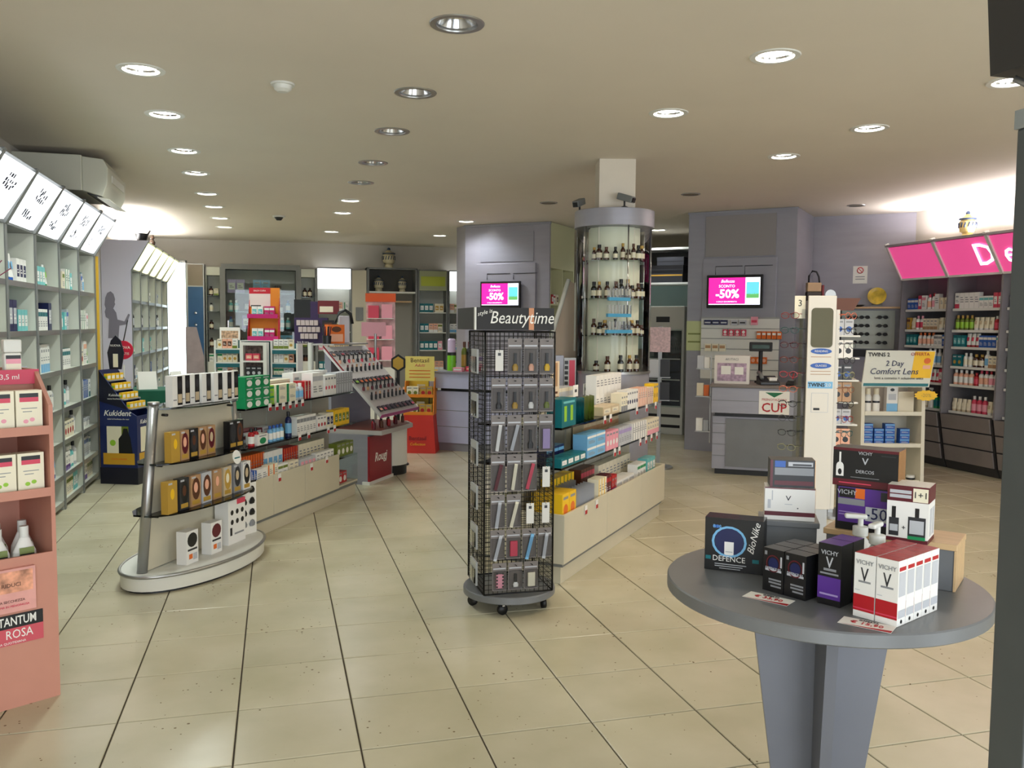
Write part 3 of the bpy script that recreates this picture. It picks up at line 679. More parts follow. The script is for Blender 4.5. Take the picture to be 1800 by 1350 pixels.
def till_cabinets():
    # left
    fr=frame2((2.63,12.24),(3.63,11.39)); L=1.312
    t=thing('till_cabinet','tall lavender grey cabinet with screen behind the left till','cabinet',(2.63,12.24,0),fr.rz); m=M['lav_lam']
    MB().prism([(0,0),(L,0),(L,.03),(L-.36,.03),(L-.36,.95),(-.25,.95),(-.25,.2)],0,CEIL-.004,m).build('body',t)
    MB().box(.25,L-.24,-.012,0,2.45,2.86,M['alu_lam']).build('upper_panel',t); MB().box(.2,L-.2,-.03,0,1.1,2.42,m).build('lower_panel',t,bevel=.003)
    MB().box(-.02,L+.02,-.02,.0,CEIL-.035,CEIL-.004,M['alu_lam']).build('cornice',t)
    b=MB()
    for x in (.37,.78): b.tube([(x,-.035,2.2),(x,-.035,2.28),(x+.36,-.035,2.28)],.004,M['screw'],5)
    b.build('trim_groove',t)
    screen(Frame(*fr.w(0,-.03)[:2],fr.rz),.60,1.80,.62,.37,'screen with pink minus fifty percent advert on left till cabinet')
    # cream shelves on its right flank
    A=fr.w(L,.032)[:2]; f2=Frame(A[0],A[1],fr.rz+R(90))
    t=thing('cubby_shelf','cream open cubby shelves beside the left till cabinet','shelving',(A[0],A[1],0),f2.rz); c=mat('cream_paint',(214,212,170),.5); w=.9
    MB().box(0,w,.32,.335,0,CEIL-.005,c).build('back_panel',t)
    MB().box(0,w,0,.32,2.35,CEIL-.005,c).build('top_cupboard',t); MB().box(0,w,0,.32,0,.9,c).build('base_cupboard',t)
    for x in (0,w/2-.01,w-.02): MB().box(x,x+.02,0,.32,.9,2.35,c).build('upright',t)
    for i,z in enumerate((1.2,1.52,1.86)):
        for q in (0,1):
            MB().box(.02+q*(w/2-.01),w/2-.01+q*(w/2-.01),0,.32,z-.02,z,c).build('shelf',t)
            fill(f2,.04+q*.44,.42+q*.44,z+.001,.04,[('bottle','amber','black','cream',.03,.12),B('white','red','band'),B('cream','brown','label'),('jar','white','black',None,.04,.08),B('red','white','label')],f"in {('left','right')[q]} column, {ORD[2-i]} row, cream cubbies",2,.2,1.1,skip=.06)
    # right
    fr=frame2((5.0,9.97),(5.94,9.05)); L=1.315
    t=thing('till_cabinet','tall silver grey cabinet with screen and slat panel behind right till','cabinet',(5.0,9.97,0),fr.rz); m=M['alu_lam']
    MB().prism([(0,0),(L,0),(L,1.03),(0,1.03)],0,CEIL-.004,m).build('body',t)
    MB().box(.22,L-.24,-.012,0,2.42,2.92,mat('darker_laminate',(146,142,142),.45,.15)).build('upper_panel',t); MB().box(.2,L-.22,-.03,0,1.05,2.4,m).build('lower_panel',t,bevel=.003)
    MB().box(-.01,L+.01,-.01,0,CEIL-.024,CEIL-.004,m).build('cornice',t)
    b=MB()
    for x in (.36,.72): b.tube([(x,-.035,2.2),(x,-.035,2.3),(x+.33,-.035,2.3)],.004,M['screw'],5)
    b.build('trim_groove',t)
    screen(Frame(*fr.w(0,-.03)[:2],fr.rz),.61,1.79,.68,.40,'screen with pink minus fifty percent advert on right till cabinet')
    # slat wall with small stock
    s=thing('slat_panel','white slatted display panel below the right screen','slat panel',fr.w(.2,-.031),fr.rz)
    for k in range(6): MB().box(0,.95,-.018,0,.92+k*.125,.92+k*.125+.115,M['plast']).build('slat',s)
    MB().box(0,.95,-.006,0,.9,1.68,M['alu']).build('backing',s)
    f3=Frame(*fr.w(.2,-.05)[:2],fr.rz)
    lab='on slat panel under right screen'
    for k,(x,z,me,desc,n,st) in enumerate([(.05,1.585,carton(.09,.02,.06,'navy',{'F':[('r',.1,.9,.3,.6,'silver')]}),'navy flat packet at left end',3,.1),(.38,1.585,carton(.08,.02,.06,'silver',{'F':[('r',.1,.9,.3,.6,'charcoal')]}),'silver flat packet in mid row',2,.1),(.62,1.585,carton(.08,.02,.1,'pink',{'F':[('r',.1,.9,.3,.6,'rose')]}),'pink flat packet at right end',1,.1),
        (.27,1.45,carton(.06,.02,.08,'rose',{'F':[('e',.5,.6,.3,.25,'white'),('r',.2,.8,.1,.25,'white')]}),'rose packet with white disc',4,.075),(.68,1.42,carton(.05,.03,.09,'orange',{'F':[('r',.1,.9,.5,.8,'white')]}),'orange packet with white print',5,.06),(.06,1.26,carton(.08,.02,.09,'ivory',{'F':[('r',.1,.9,.4,.8,'tan')]}),'ivory packet with tan print',3,.09),(.62,1.12,carton(.06,.03,.08,'orange',{'F':[('e',.5,.5,.35,.3,'peach')]}),'orange packet with peach disc',3,.065)]):
        for i in range(n):
            o=put(me,'packet',ordlabel(desc,lab,i,n),'packet',f3.w(x+i*st+.04,-.022,z),f3.rz,f'{desc} {lab}' if n>1 else None)
    p=MB().box(0,.2,-.004,0,0,.37,mat('green_poster',(196,204,150),.6)).box(.02,.18,-.0045,-.004,.2,.22,mat('poster_ink',(130,140,80),.6)).box(.02,.18,-.0045,-.004,.1,.12,MATS['poster_ink']).build('poster',None,fr.w(-.0,-.006,1.26),fr.rz); tag(p,'pale green notice on left edge of the right till cabinet','poster')
till_cabinets()
def counters():
    # left counter: curved lavender
    fr=frame2((1.88,10.60),(2.30,10.27)); m=mat('lavender_counter',(182,184,212),.4,noise=.03)
    t=thing('till_counter','lavender till counter with rounded end behind the wire display rack','counter',(1.88,10.60,0),fr.rz)
    def outline(L,r,dep,y0):
        pts=[(L,y0),(L,y0+dep)]
        pts+=[(r*.3,y0+dep)]
        for k in range(9):
            a=PI/2+ (PI/2)*k/8; pts.append((r+r*math.cos(a)-.0,y0+r*1.6-r*1.6+dep*.6*(1-k/8)**1.5))
        return pts
    MB().prism([(1.3,0),(1.3,.6),(.35,.6),(.12,.42),(.03,.22),(0,0)],.1,.74,m).build('lower_body',t,bevel=.004)
    MB().prism([(1.3,-.06),(1.3,.6),(.4,.6),(.16,.4),(.02,.16),(-.03,-.06)],.78,.96,m).build('upper_body',t,bevel=.01)
    MB().prism([(1.3,-.08),(1.3,.62),(.4,.62),(.14,.42),(0,.18),(-.05,-.08)],.96,.985,mat('counter_top',(130,128,140),.35,.1)).build('worktop',t,bevel=.004)
    MB().prism([(1.28,.03),(1.28,.58),(.36,.58),(.14,.42),(.06,.22),(.03,.03)],0,.1,M['alu_lam']).build('plinth',t)
    for z in (.3,.5): MB().box(.01,1.29,-.003,0,z,z+.006,M['grey_frame']).build('groove',t)
    MB().prism([(1.25,.05),(1.25,.55),(.36,.55),(.12,.4),(.08,.05)],.74,.78,M['dark']).build('shadow_gap',t)
    MB().box(.0,.22,.04,.05,0.001,.96,mat('dark_side',(70,52,36),.5)).build('side_board',t,(-.02,.02,0),R(115))
    tag(put(carton(.12,.09,.05,'pink',{'F':[('r',.1,.9,.3,.7,'white')]}),'carton','pink flat carton in front on left till counter','carton',fr.w(.33,.04,.986),fr.rz+.1),None,None)
    put(carton(.16,.1,.06,'rose',{'F':[('r',.1,.9,.3,.7,'peach')]}),'carton','rose flat carton behind the pink one on left till counter','carton',fr.w(.46,.18,.986),fr.rz-.05)
    put(carton(.14,.03,.22,'white',{'F':[('r',.2,.8,.2,.4,'pink'),('r',.2,.8,.6,.8,'lilac')]}),'leaflet_holder','white leaflet card standing on left till counter','leaflet',fr.w(.50,.32,.986),fr.rz)
    k=thing('spray_bottle','green bottle with white and violet cap on the left till counter','bottle',fr.w(.15,.2,.986),0)
    MB().lathe([(0,0),(.055,0),(.055,.2),(.04,.22),(0,.22)],mat('lime_bottle',(120,205,40),.3),16).build('body',k); MB().lathe([(.035,.22),(.05,.23),(.05,.38),(.035,.4),(0,.4)],mat('violet_cap',(214,196,226),.35),16).build('cap',k); MB().lathe([(.056,.19),(.057,.225),(.045,.228)],M['dark'],16).build('collar',k)
    for i,(x,c1,c2) in enumerate(((.26,'olive','brown'),(.33,'black','wine'))):
        put(bottle(.36,.04,c1,c2,'gold' if i==0 else 'charcoal'),'bottle',('olive bottle with brown cap beside the green bottle','black bottle with wine cap beside the olive bottle')[i],'bottle',fr.w(x,.34,.986),0)
    # right counter
    fr=frame2((4.448,8.229),(5.03,7.853)); 
    t=thing('till_counter','silver grey till counter with booking sign below the right screen','counter',(4.448,8.229,0),fr.rz); m=M['grey_lam']; a=M['alu_lam']
    MB().box(0,1.2,.01,.65,.06,.62,a).build('lower_body',t,bevel=.003)
    MB().box(.14,1.18,-.006,.01,.09,.60,m).build('front_panel',t)
    for z in (.2,.32,.44,.54): MB().box(-.002,.14,.004,.01,z,z+.005,M['grey_frame']).build('groove',t)
    MB().box(-.01,1.21,-.06,.65,.66,.93,a).build('upper_body',t,bevel=.004); MB().box(.02,1.18,.03,.62,.62,.66,M['dark']).build('shadow_gap',t)
    MB().box(-.01,1.21,-.062,-.06,.79,.795,M['grey_frame']).build('groove',t)
    MB().box(-.03,1.23,-.08,.67,.93,.957,mat('counter_edge',(120,112,106),.4)).build('worktop',t,bevel=.003)
    MB().box(.03,1.17,.05,.62,0,.06,M['dark']).build('plinth',t)
    s=thing('counter_sign','white booking sign with green arrow and red CUP letters','sign',fr.w(.47,-.0625,.665),fr.rz)
    MB().box(0,.3,-.004,0,0,.24,M['paper']).build('board',s)
    MB().add([(.06,-.005,.225),(.15,-.005,.175),(.24,-.005,.225)],[(0,1,2)],mat('arrow_green',(20,110,70),.5)).build('arrow',s)
    text('PRENOTAZIONI',.034,pm('red'),s,(.15,-.005,.15)); text('CUP',.13,pm('red'),s,(.15,-.005,.065),bold=.002)
    # on it
    p=thing('charity_box','white framed counter display box with pinkish picture on the right counter','display box',fr.w(.0,.1,.958),fr.rz)
    MB().box(0,.36,0,.16,0,.3,mat('box_white',(228,222,214),.5)).build('box',p); MB().box(.03,.33,-.003,0,.03,.22,mat('pinkish_picture',(176,150,170),.4,noise=.4,nscale=30)).build('picture',p); text('AIUTACI',.035,pm('grey'),p,(.18,-.003,.26))
    MB().box(.07,.17,-.004,-.003,.1,.19,M['paper']).box(.21,.3,-.004,-.003,.1,.18,M['paper']).build('card',p)
    p=thing('customer_display','black customer price display on a stem above the right counter','price display',fr.w(.46,.45,.958),fr.rz)
    MB().box(-.12,.12,-.03,.03,.34,.44,M['black']).build('head',p,bevel=.008); MB().box(-.09,.09,-.032,-.03,.37,.41,mat('vfd',(20,44,34),.2,emit=.3)).build('display',p); MB().lathe([(.06,0),(.06,.015),(.022,.03),(.022,.34)],M['black'],14).build('stem',p)
    p=thing('telephone','black and grey desk telephone on the right counter','telephone',fr.w(.55,.16,.958),fr.rz+.3)
    MB().hexa([(-.1,-.09,0),(.1,-.09,0),(.1,.09,0),(-.1,.09,0),(-.1,-.09,.03),(.1,-.09,.03),(.1,.09,.09),(-.1,.09,.09)],M['dark']).build('base',p,bevel=.006); MB().tube([(-.08,-.06,.07),(-.075,0,.1),(-.08,.08,.12)],.022,M['grey_frame'],8).build('handset',p); MB().box(0,.08,-.05,.04,.04,.075,M['paper']).build('keypad',p)
    p=thing('card_terminal','small black payment terminal beside the telephone','card terminal',fr.w(.78,.14,.958),fr.rz-.2)
    MB().hexa([(-.04,-.07,0),(.04,-.07,0),(.04,.07,0),(-.04,.07,0),(-.04,-.07,.025),(.04,-.07,.025),(.035,.07,.06),(-.035,.07,.06)],M['black']).build('body',p,bevel=.005); MB().box(-.025,.025,.0,.05,.045,.06,M['grey_frame']).build('keys',p); MB().tube([(0,.07,.03),(0,.1,.09),(.01,.1,.12)],.008,pm('red'),6).build('paper_end',p)
    p=thing('barcode_scanner','black handheld scanner at right end of the counter','scanner',fr.w(1.0,.14,.958),fr.rz)
    MB().hexa([(-.1,-.03,.03),(.06,-.03,0),(.06,.03,0),(-.1,.03,.03),(-.1,-.03,.05),(.1,-.03,.11),(.1,.03,.11),(-.1,.03,.05)],M['black']).build('head',p,bevel=.008); MB().box(-.06,.02,-.03,.03,0,.028,M['plast']).build('stand',p)
    # side rack on the left flank of the counter
    p=thing('leaflet_rack','small leaflet rack hanging on the left flank of right counter','leaflet rack',fr.w(-.04,.25,0),fr.rz)
    for i,z in enumerate((.42,.8,1.1)):
        MB().box(-.16,-.005,-.06,.06,z,z+.012,M['alu']).build('tray',p); MB().box(-.15,-.08,-.05,.0,z+.013,z+.15,pm(('white','cream','silver')[i])).build('leaflets',p); MB().box(-.075,-.02,-.05,.02,z+.013,z+.13,pm(('silver','orange','white')[i])).build('leaflets',p)
    MB().box(-.012,-.002,-.01,.01,.3,1.25,M['alu']).build('post',p)
counters()

# ================================================================== COLUMN SHOWCASE
def column():
    c=(2.86,7.13)
    t=struct(MB().box(-.155,.155,-.155,.155,0,CEIL,mat('column_paint',(226,216,200),.8,noise=.02)).build('wall_column',None,(c[0],c[1],0),R(-14)))
    s=thing('column_showcase','round glass showcase with grey cap around the square column','showcase',(c[0],c[1],0)); r=.325
    a0,a1=R(195),R(375); n=18
    MB().lathe([(r+.02,2.405),(r+.022,2.41),(r+.022,2.545),(r+.02,2.55),(.225,2.55),(.225,2.405),(r+.02,2.405)],M['alu_lam'],40).build('cap_ring',s)
    def arc(rr): return [(rr*math.cos(2*PI*i/40),rr*math.sin(2*PI*i/40)) for i in range(40)]
    mb=MB(); o=arc(r); 
    mb.lathe([(r,1.17),(r,2.405)],glassmat('showcase_glass',(.96,.98,.97),.9,.02,1.22),40); mb.build('glass_wall',s)
    MB().lathe([(0,0),(r,0),(r,.1),(r-.015,.1),(r-.015,.12),(r,.12),(r,1.15),(0,1.15)],M['alu_lam'],40).build('base',s)
    MB().lathe([(0,1.15),(r+.01,1.15),(r+.01,1.17),(0,1.17)],M['alu'],40).build('sill',s)
    for k in range(3):
        a=R(200+k*70) if k<3 else 0; MB().tube([((r-.004)*math.cos(a),(r-.004)*math.sin(a),1.17),((r-.004)*math.cos(a),(r-.004)*math.sin(a),2.405)],.006,M['steel'],6).build('glass_joint',s)
    MB().lathe([(.232,1.172),(.232,2.403)],mat('showcase_lining',(224,226,206),.5),8).build('lining',s,rz=R(8))
    zs=(1.172,1.48,1.795,2.116)
    for z in zs[1:]: MB().lathe([(.233,z-.008),(r-.008,z-.008),(r-.008,z),(.233,z)],M['green_glass'],40).build('shelf',s)
    rows=['bottom','third','second','top']
    pr=[('amber','black','cream'),('amber','brown','ivory'),('charcoal','black','ivory'),('amber','gold','cream')]
    for i,z in enumerate(zs):
        base=[-150,-137,-124,-108,-97,-86,-74,-62,-50] if i in(1,2,3) else [-140,-120,-96,-80,-62]
        for k,a in enumerate(base):
            a=R(a+random.uniform(-2,2)); h=random.choice((.09,.11,.13,.14)) if not (i==2 and k in(4,5)) else .16; rr=random.choice((.02,.024,.027))
            st=pr[(k+i)%4]
            root=thing('medicine_bottle',f'old {"brown" if st[0]=="amber" else "dark"} medicine bottle, {ORDN[k] if k<8 else "ninth"} from left, {rows[i]} column showcase shelf','bottle',(c[0]+.272*math.cos(a),c[1]+.272*math.sin(a),z+.001),0,f'old bottles in column showcase, {rows[i]} shelf')
            MB().lathe([(0,0),(rr,0),(rr,.6*h),(rr*.5,.74*h),(rr*.5,.8*h)],M['amber'] if st[0]=='amber' else mat('dark_bottle',(38,36,32),.15),12).build('body',root)
            MB().lathe([(0,.8*h),(rr*.6,.8*h),(rr*.6,h),(0,h)],pm(st[1]),12).build('stopper',root)
            MB().lathe([(rr*1.01,.15*h),(rr*1.01,.48*h)],pm(st[2]),12).build('paper_label',root)
    # blue strip rack hung on the glass
    p=thing('strip_rack','hanging rack of three sky blue strips on the column showcase glass','display strip',(c[0]-.10,c[1]-.36,1.50),R(14)); 
    for k in range(3):
        b=MB().box(-.13+k*.01,.13-k*.012,-.03,.0,k*-.0+.0+.135*k,.135*k+.028,mat('strip_blue',(70,150,190),.4)).build('strip',p)
        for q in range(7): MB().box(-.115+q*.035,-.09+q*.035,-.028,-.006,.135*k+.028,.135*k+.1,M['clear']).build('blister',b)
    MB().box(-.012,.012,.001,.008,.0,.42,M['clear']).build('hanger',p)
    # security cameras on the cap
    for (x,y,rz,lab) in ((2.84,6.86,R(10),'black security camera on the showcase cap facing front'),(2.58,7.25,R(-70),'black security camera on the left of the showcase cap')):
        k=thing('security_camera',lab,'camera',(x,y,2.551),rz)
        MB().lathe([(0,0),(.03,0),(.03,.01),(.008,.02),(.008,.06),(0,.06)],M['dark'],12).build('mount',k)
        bd=MB().box(-.03,.03,-.09,.06,-.025,.03,M['grey_frame']).build('body',k,(0,0,.085),0,.006,(R(18),0,R(25))); MB().lathe([(0,-.105),(.022,-.105),(.024,-.09)],M['black'],12).build('lens',bd,rot=(R(-90),0,0),loc=(0,-.2+.001,0)) if 0 else MB().box(-.02,.02,-.1,-.09,-.018,.02,M['black']).build('lens',bd)
column()
# passage behind the column: storage rack, fridge, stand
def passage():
    fr=Frame(4.9,12.75,R(-44))
    t=thing('storage_rack','metal storage rack with dark cases up high in the passage','rack',fr.w(0,0),fr.rz); D=.5; w=1.9
    for x in (0,w-.04): MB().box(x,x+.04,0,.04,0,2.8,M['alu']).build('post',t); MB().box(x,x+.04,D-.04,D,0,2.8,M['alu']).build('post',t)
    for z in (2.22,2.74): MB().box(.0,w,0,D,z-.03,z,M['plast']).build('shelf',t)
    MB().box(.04,w-.04,D-.02,D,1.2,2.19,mat('pale_cyan',(176,206,206),.6)).build('back_panel',t); MB().box(.04,w-.04,.05,D-.02,0,.85,M['white_lam']).build('cupboard',t)
    MB().box(.04,w-.04,D-.02,D,2.23,2.72,M['dark']).build('upper_back',t)
    put(carton(.6,.35,.14,'charcoal',{'F':[('r',0,1,.7,.85,'gold')]}),'storage_case','long dark case with brass strip on the high passage rack','case',fr.w(1.0,.22,2.221),fr.rz)
    put(carton(.5,.3,.12,'black',{'F':[('r',0,1,.4,.5,'charcoal')]}),'storage_case','black case stacked on the brass-strip case in passage','case',fr.w(1.05,.22,2.362),fr.rz)
    put(carton(.42,.3,.12,'charcoal',{'F':[('r',0,1,.4,.5,'black')]}),'storage_case','topmost dark case of the stack on the high passage rack','case',fr.w(1.1,.22,2.483),fr.rz)
    albarello(fr.w(.42,.2,2.221),'grey apothecary jar beside the dark cases in the passage',.3,.09,(150,150,140),(60,60,60))
    t=thing('fridge','white refrigerator with glass door and stock in the passage','refrigerator',fr.w(.92,-.56),fr.rz)
    MB().box(0,.62,0,.5,0,1.85,M['plast']).build('body',t,bevel=.01); MB().box(.04,.58,-.012,0,.42,1.5,M['dark']).build('interior',t); MB().box(.03,.59,-.02,-.013,.4,1.52,M['glass']).build('door',t); MB().box(.2,.4,-.006,0,1.62,1.7,M['dark']).build('control_panel',t)
    for z in (.1,.25): MB().box(.04,.58,-.006,0,z,z+.04,M['dark']).build('vent',t)
    f=Frame(*fr.w(.92,-.56)[:2],fr.rz)
    for i,z in enumerate((.5,.8,1.1)): MB().box(.05,.57,-.016,-.012,z-.015,z,M['plast']).build('shelf',t)
    fr2=Frame(4.06,8.72,R(-30))
    t=thing('leaflet_stand','grey leaflet stand with pale pink poster beside the passage','leaflet stand',fr2.w(0,0),fr2.rz)
    MB().lathe([(0,0),(.16,0),(.16,.02),(0,.02)],M['alu'],20).build('base',t); MB().box(-.02,.02,-.02,.02,.02,1.56,M['alu']).build('pole',t)
    MB().box(-.11,.11,-.03,-.02,1.28,1.55,mat('pink_poster',(206,178,180),.6,noise=.25,nscale=40)).build('poster',t)
    for z in (.75,1.0): MB().box(-.12,.12,-.09,-.02,z,z+.01,M['alu']).build('tray',t); MB().box(-.11,-.01,-.06,-.03,z+.01,z+.2,pm('silver')).build('leaflets',t); MB().box(.01,.11,-.06,-.03,z+.01,z+.2,pm('charcoal')).build('leaflets',t)
passage()
# ================================================================== ISLAND GONDOLAS
def gondola(A,B,label,seams,W=.62,tags_at=(),zs=(.70,.945),endopen=0):
    fr=frame2(A,B); L=math.dist(A,B); t=thing('gondola',label,'gondola',(A[0],A[1],0),fr.rz); m=M['cream_lam']
    MB().box(.03,L-.03,.03,W-.03,0,.105,m).build('plinth',t)
    MB().box(.02,L-.02,.015,W-.015,.105,.125,M['grey_frame']).build('shadow_gap',t)
    xs=[0]+list(seams)+[L]
    MB().box(.012,L-endopen-.001,.012,W-.012,.125,.385,m).build('carcass',t)
    for a,b in zip(xs,xs[1:]):
        if endopen and b==L: continue
        MB().box(a+.003,b-.003,-.004,.012,.13,.43,m).build('front_panel',t,bevel=.002); MB().box(a+.003,b-.003,W-.012,W+.004,.13,.43,m).build('back_panel',t,bevel=.002)
    for x0,x1 in ((-.004,.012),(L-.012,L+.004)):
        if endopen and x1>L: continue
        MB().box(x0,x1,-.004,W+.004,.13,.43,m).build('end_panel',t,bevel=.002)
    n=max(2,round(L/.4))
    for i in range(n): MB().box(i*L/n+.002+.02,(i+1)*L/n-.002-.02*(i==n-1),W/2-.012,W/2+.012,.385,zs[-1]-.01,mat('spine_grey',(176,172,158),.5)).build('spine_slat',t)
    for z in zs:
        for y0,y1 in ((.03,W/2-.013),(W/2+.013,W-.03)): MB().box(.02,L-.02,y0,y1,z-.012,z,M['green_glass']).build('glass_shelf',t)
        for k in range(n+1): MB().box(max(.025,k*L/n-.01),max(.025,k*L/n-.01)+.02,.08,W/2-.013,z-.03,z-.0125,M['alu']).build('bracket',t)
    for x,z in tags_at:
        q=MB().box(-.02,.02,-.004,0,-.03,.025,pm('white')).box(-.02,.02,-.0045,-.004,-.03,-.005,pm('red')).build('price_tag',t,(x,.028 if z>.5 else -.006,z))
    return fr
KIND='medicine_'; LN='left island'; RN='right island'
fl=gondola((-.20,6.34),(.73,7.968),'cream left island gondola with glass shelves of stock',(.34,.83,1.45),tags_at=[(.35,.94),(.45,.935),(.55,.93),(.65,.93),(.75,.93),(.85,.93),(.8,.66),(.95,.66),(1.3,.66),(1.42,.66),(.42,.40),(.93,.40),(1.2,.42)],endopen=.4,zs=(.665,.95))
def stock_left():
    f=Frame(*fl.w(-.10,0)[:2],fl.rz)
    # open end section: glass box shelf with a red item
    d=.386
    run(f,.135,d,.02,B('blue','white','stripe',.034,.05,.11),3,'deck, near end, left island'); run(f,.25,d,.02,B('white','grey','plain',.07,.05,.11),2,'deck, near end, left island'); run(f,.40,d,.02,B('ivory','orange','stripe',.07,.05,.12),2,'on front of deck, left island')
    run(f,.55,d,.02,B('white','olive','band',.07,.05,.10),2,'on deck, left island'); run(f,.72,d,.02,B('cream','gold','foot',.07,.05,.10),2,'on deck, left island'); run(f,.9,d,.02,B('silver','pink','label',.06,.05,.09),4,'on deck, left island'); run(f,1.17,d,.02,B('white','red','foot',.06,.05,.1),5,'on deck, left island')
    run(f,.135,d,.13,B('orange','red','stripe',.03,.1,.2),12,'back row of deck, left island'); run(f,.52,d,.13,B('white','sky','label',.07,.08,.19),4,'back row of deck, left island'); run(f,.83,d,.13,B('red','orange','stripe',.035,.1,.18),6,'back row of deck, left island'); run(f,1.08,d,.13,B('ivory','gold','plain',.06,.1,.18),7,'back row of deck, left island')
    z=.666
    for k in range(3): put(carton(.035,.14,.2,'ivory',{'F':[('r',.2,.8,.1,.9,'white')]},'b1'),'booklet',OW[k]+' cream booklet standing at near end of left island shelf','booklet',f.w(.12+k*.05,.2,z),f.rz+.12*k,'cream booklets on left island')
    run(f,.28,z,.16,B('wine','silver','label',.14,.1,.05),2,'stacked on middle shelf, left island',stack=2); run(f,.57,z,.16,B('silver','pink','spot',.12,.08,.1),1,'on middle shelf, left island'); run(f,.3,z,.04,B('white','green','spot',.14,.1,.08),1,'on middle shelf, left island'); run(f,.24,z,.05,('bottle','red','black','white',.024,.13),2,'on middle shelf, left island')
    put(carton(.3,.12,.03,'teal',{'T':[('r',.05,.95,.1,.9,'silver')]}),'flat_tray','low teal tray at the front of left island middle shelf','tray',f.w(.45,.09,z+.0),f.rz) if 0 else None
    run(f,.5,z,.05,('bottle','sky','blue','white',.022,.12),4,'on middle shelf, left island'); run(f,.8,z,.06,('bottle','navy','black','sky',.026,.2),1,'tall on middle shelf, left island'); run(f,.9,z,.05,B('white','grey','band',.05,.08,.15),6,'on middle shelf, left island'); run(f,1.25,z,.05,B('white','red','spot',.05,.08,.12),3,'on middle shelf, left island'); run(f,1.42,z,.05,B('ivory','navy','label',.06,.08,.13),2,'on middle shelf, left island'); run(f,1.57,z,.05,B('yellow','olive','label',.07,.08,.14),4,'on middle shelf, left island')
    z=.951
    run(f,.125,z,.03,B('green','white','spot',.11,.09,.075),3,'stacked on top shelf, left island',stack=3,gap=.003); run(f,.47,z,.06,B('lime','green','band',.1,.08,.07),1,'stacked on top shelf, left island',stack=2); run(f,.58,z,.05,B('ivory','green','stripe',.15,.08,.07),2,'stacked on top shelf, left island',stack=2); run(f,.9,z,.05,('bottle','silver','white','sky',.03,.13),2,'on top shelf, left island'); run(f,1.05,z,.06,B('red','cream','stripe',.05,.1,.14),2,'on top shelf, left island'); run(f,1.17,z,.05,B('white','silver','band',.09,.1,.2),2,'on top shelf, left island'); run(f,1.37,z,.04,B('white','rose','spot',.05,.08,.17),4,'on top shelf, left island'); run(f,1.6,z,.05,B('silver','grey','stripe',.045,.1,.18),7,'on top shelf, left island')
    run(f,.5,z,.19,B('cream','tan','band',.18,.1,.16),3,'back row, top shelf, left island'); run(f,1.1,z,.19,B('white','sky','foot',.12,.1,.2),5,'back row, top shelf, left island')
    # open end compartment
    t=bpy.data.objects['gondola']
    E=1.46; MB().box(E+.01,E+.41,.02,.6,.125,.14,M['cream_lam']).build('floor_board',t); MB().box(E,E+.012,.02,.6,.14,.384,M['cream_lam']).build('divider',t); MB().box(E+.02,E+.41,.02,.6,.37,.384,M['green_glass']).build('glass_top',t); MB().box(E+.4,E+.412,.02,.6,.14,.37,M['glass']).build('glass_end',t)
    f2=Frame(*fl.w(1.46,0)[:2],f.rz); run(f2,.1,.141,.06,B('red','white','spot',.08,.08,.1),2,'in end shelf, left island'); run(f2,.1,.141,.2,B('white','grey','plain',.1,.08,.16),2,'back of end shelf, left island'); run(f2,.03,.386,.04,B('olive','white','spot',.08,.08,.12),4,'over end shelf, left island')
stock_left()
fr_=gondola((1.649,4.837),(3.086,6.505),'cream right island gondola with glass shelves of stock',(.775,1.557),tags_at=[(.35,.40),(.55,.40),(.78,.93),(.9,.93),(1.5,.93),(1.75,.93),(2.0,.93),(1.0,.68),(1.1,.68),(1.6,.68),(1.75,.68),(1.9,.68),(2.05,.68)],zs=(.705,.948))
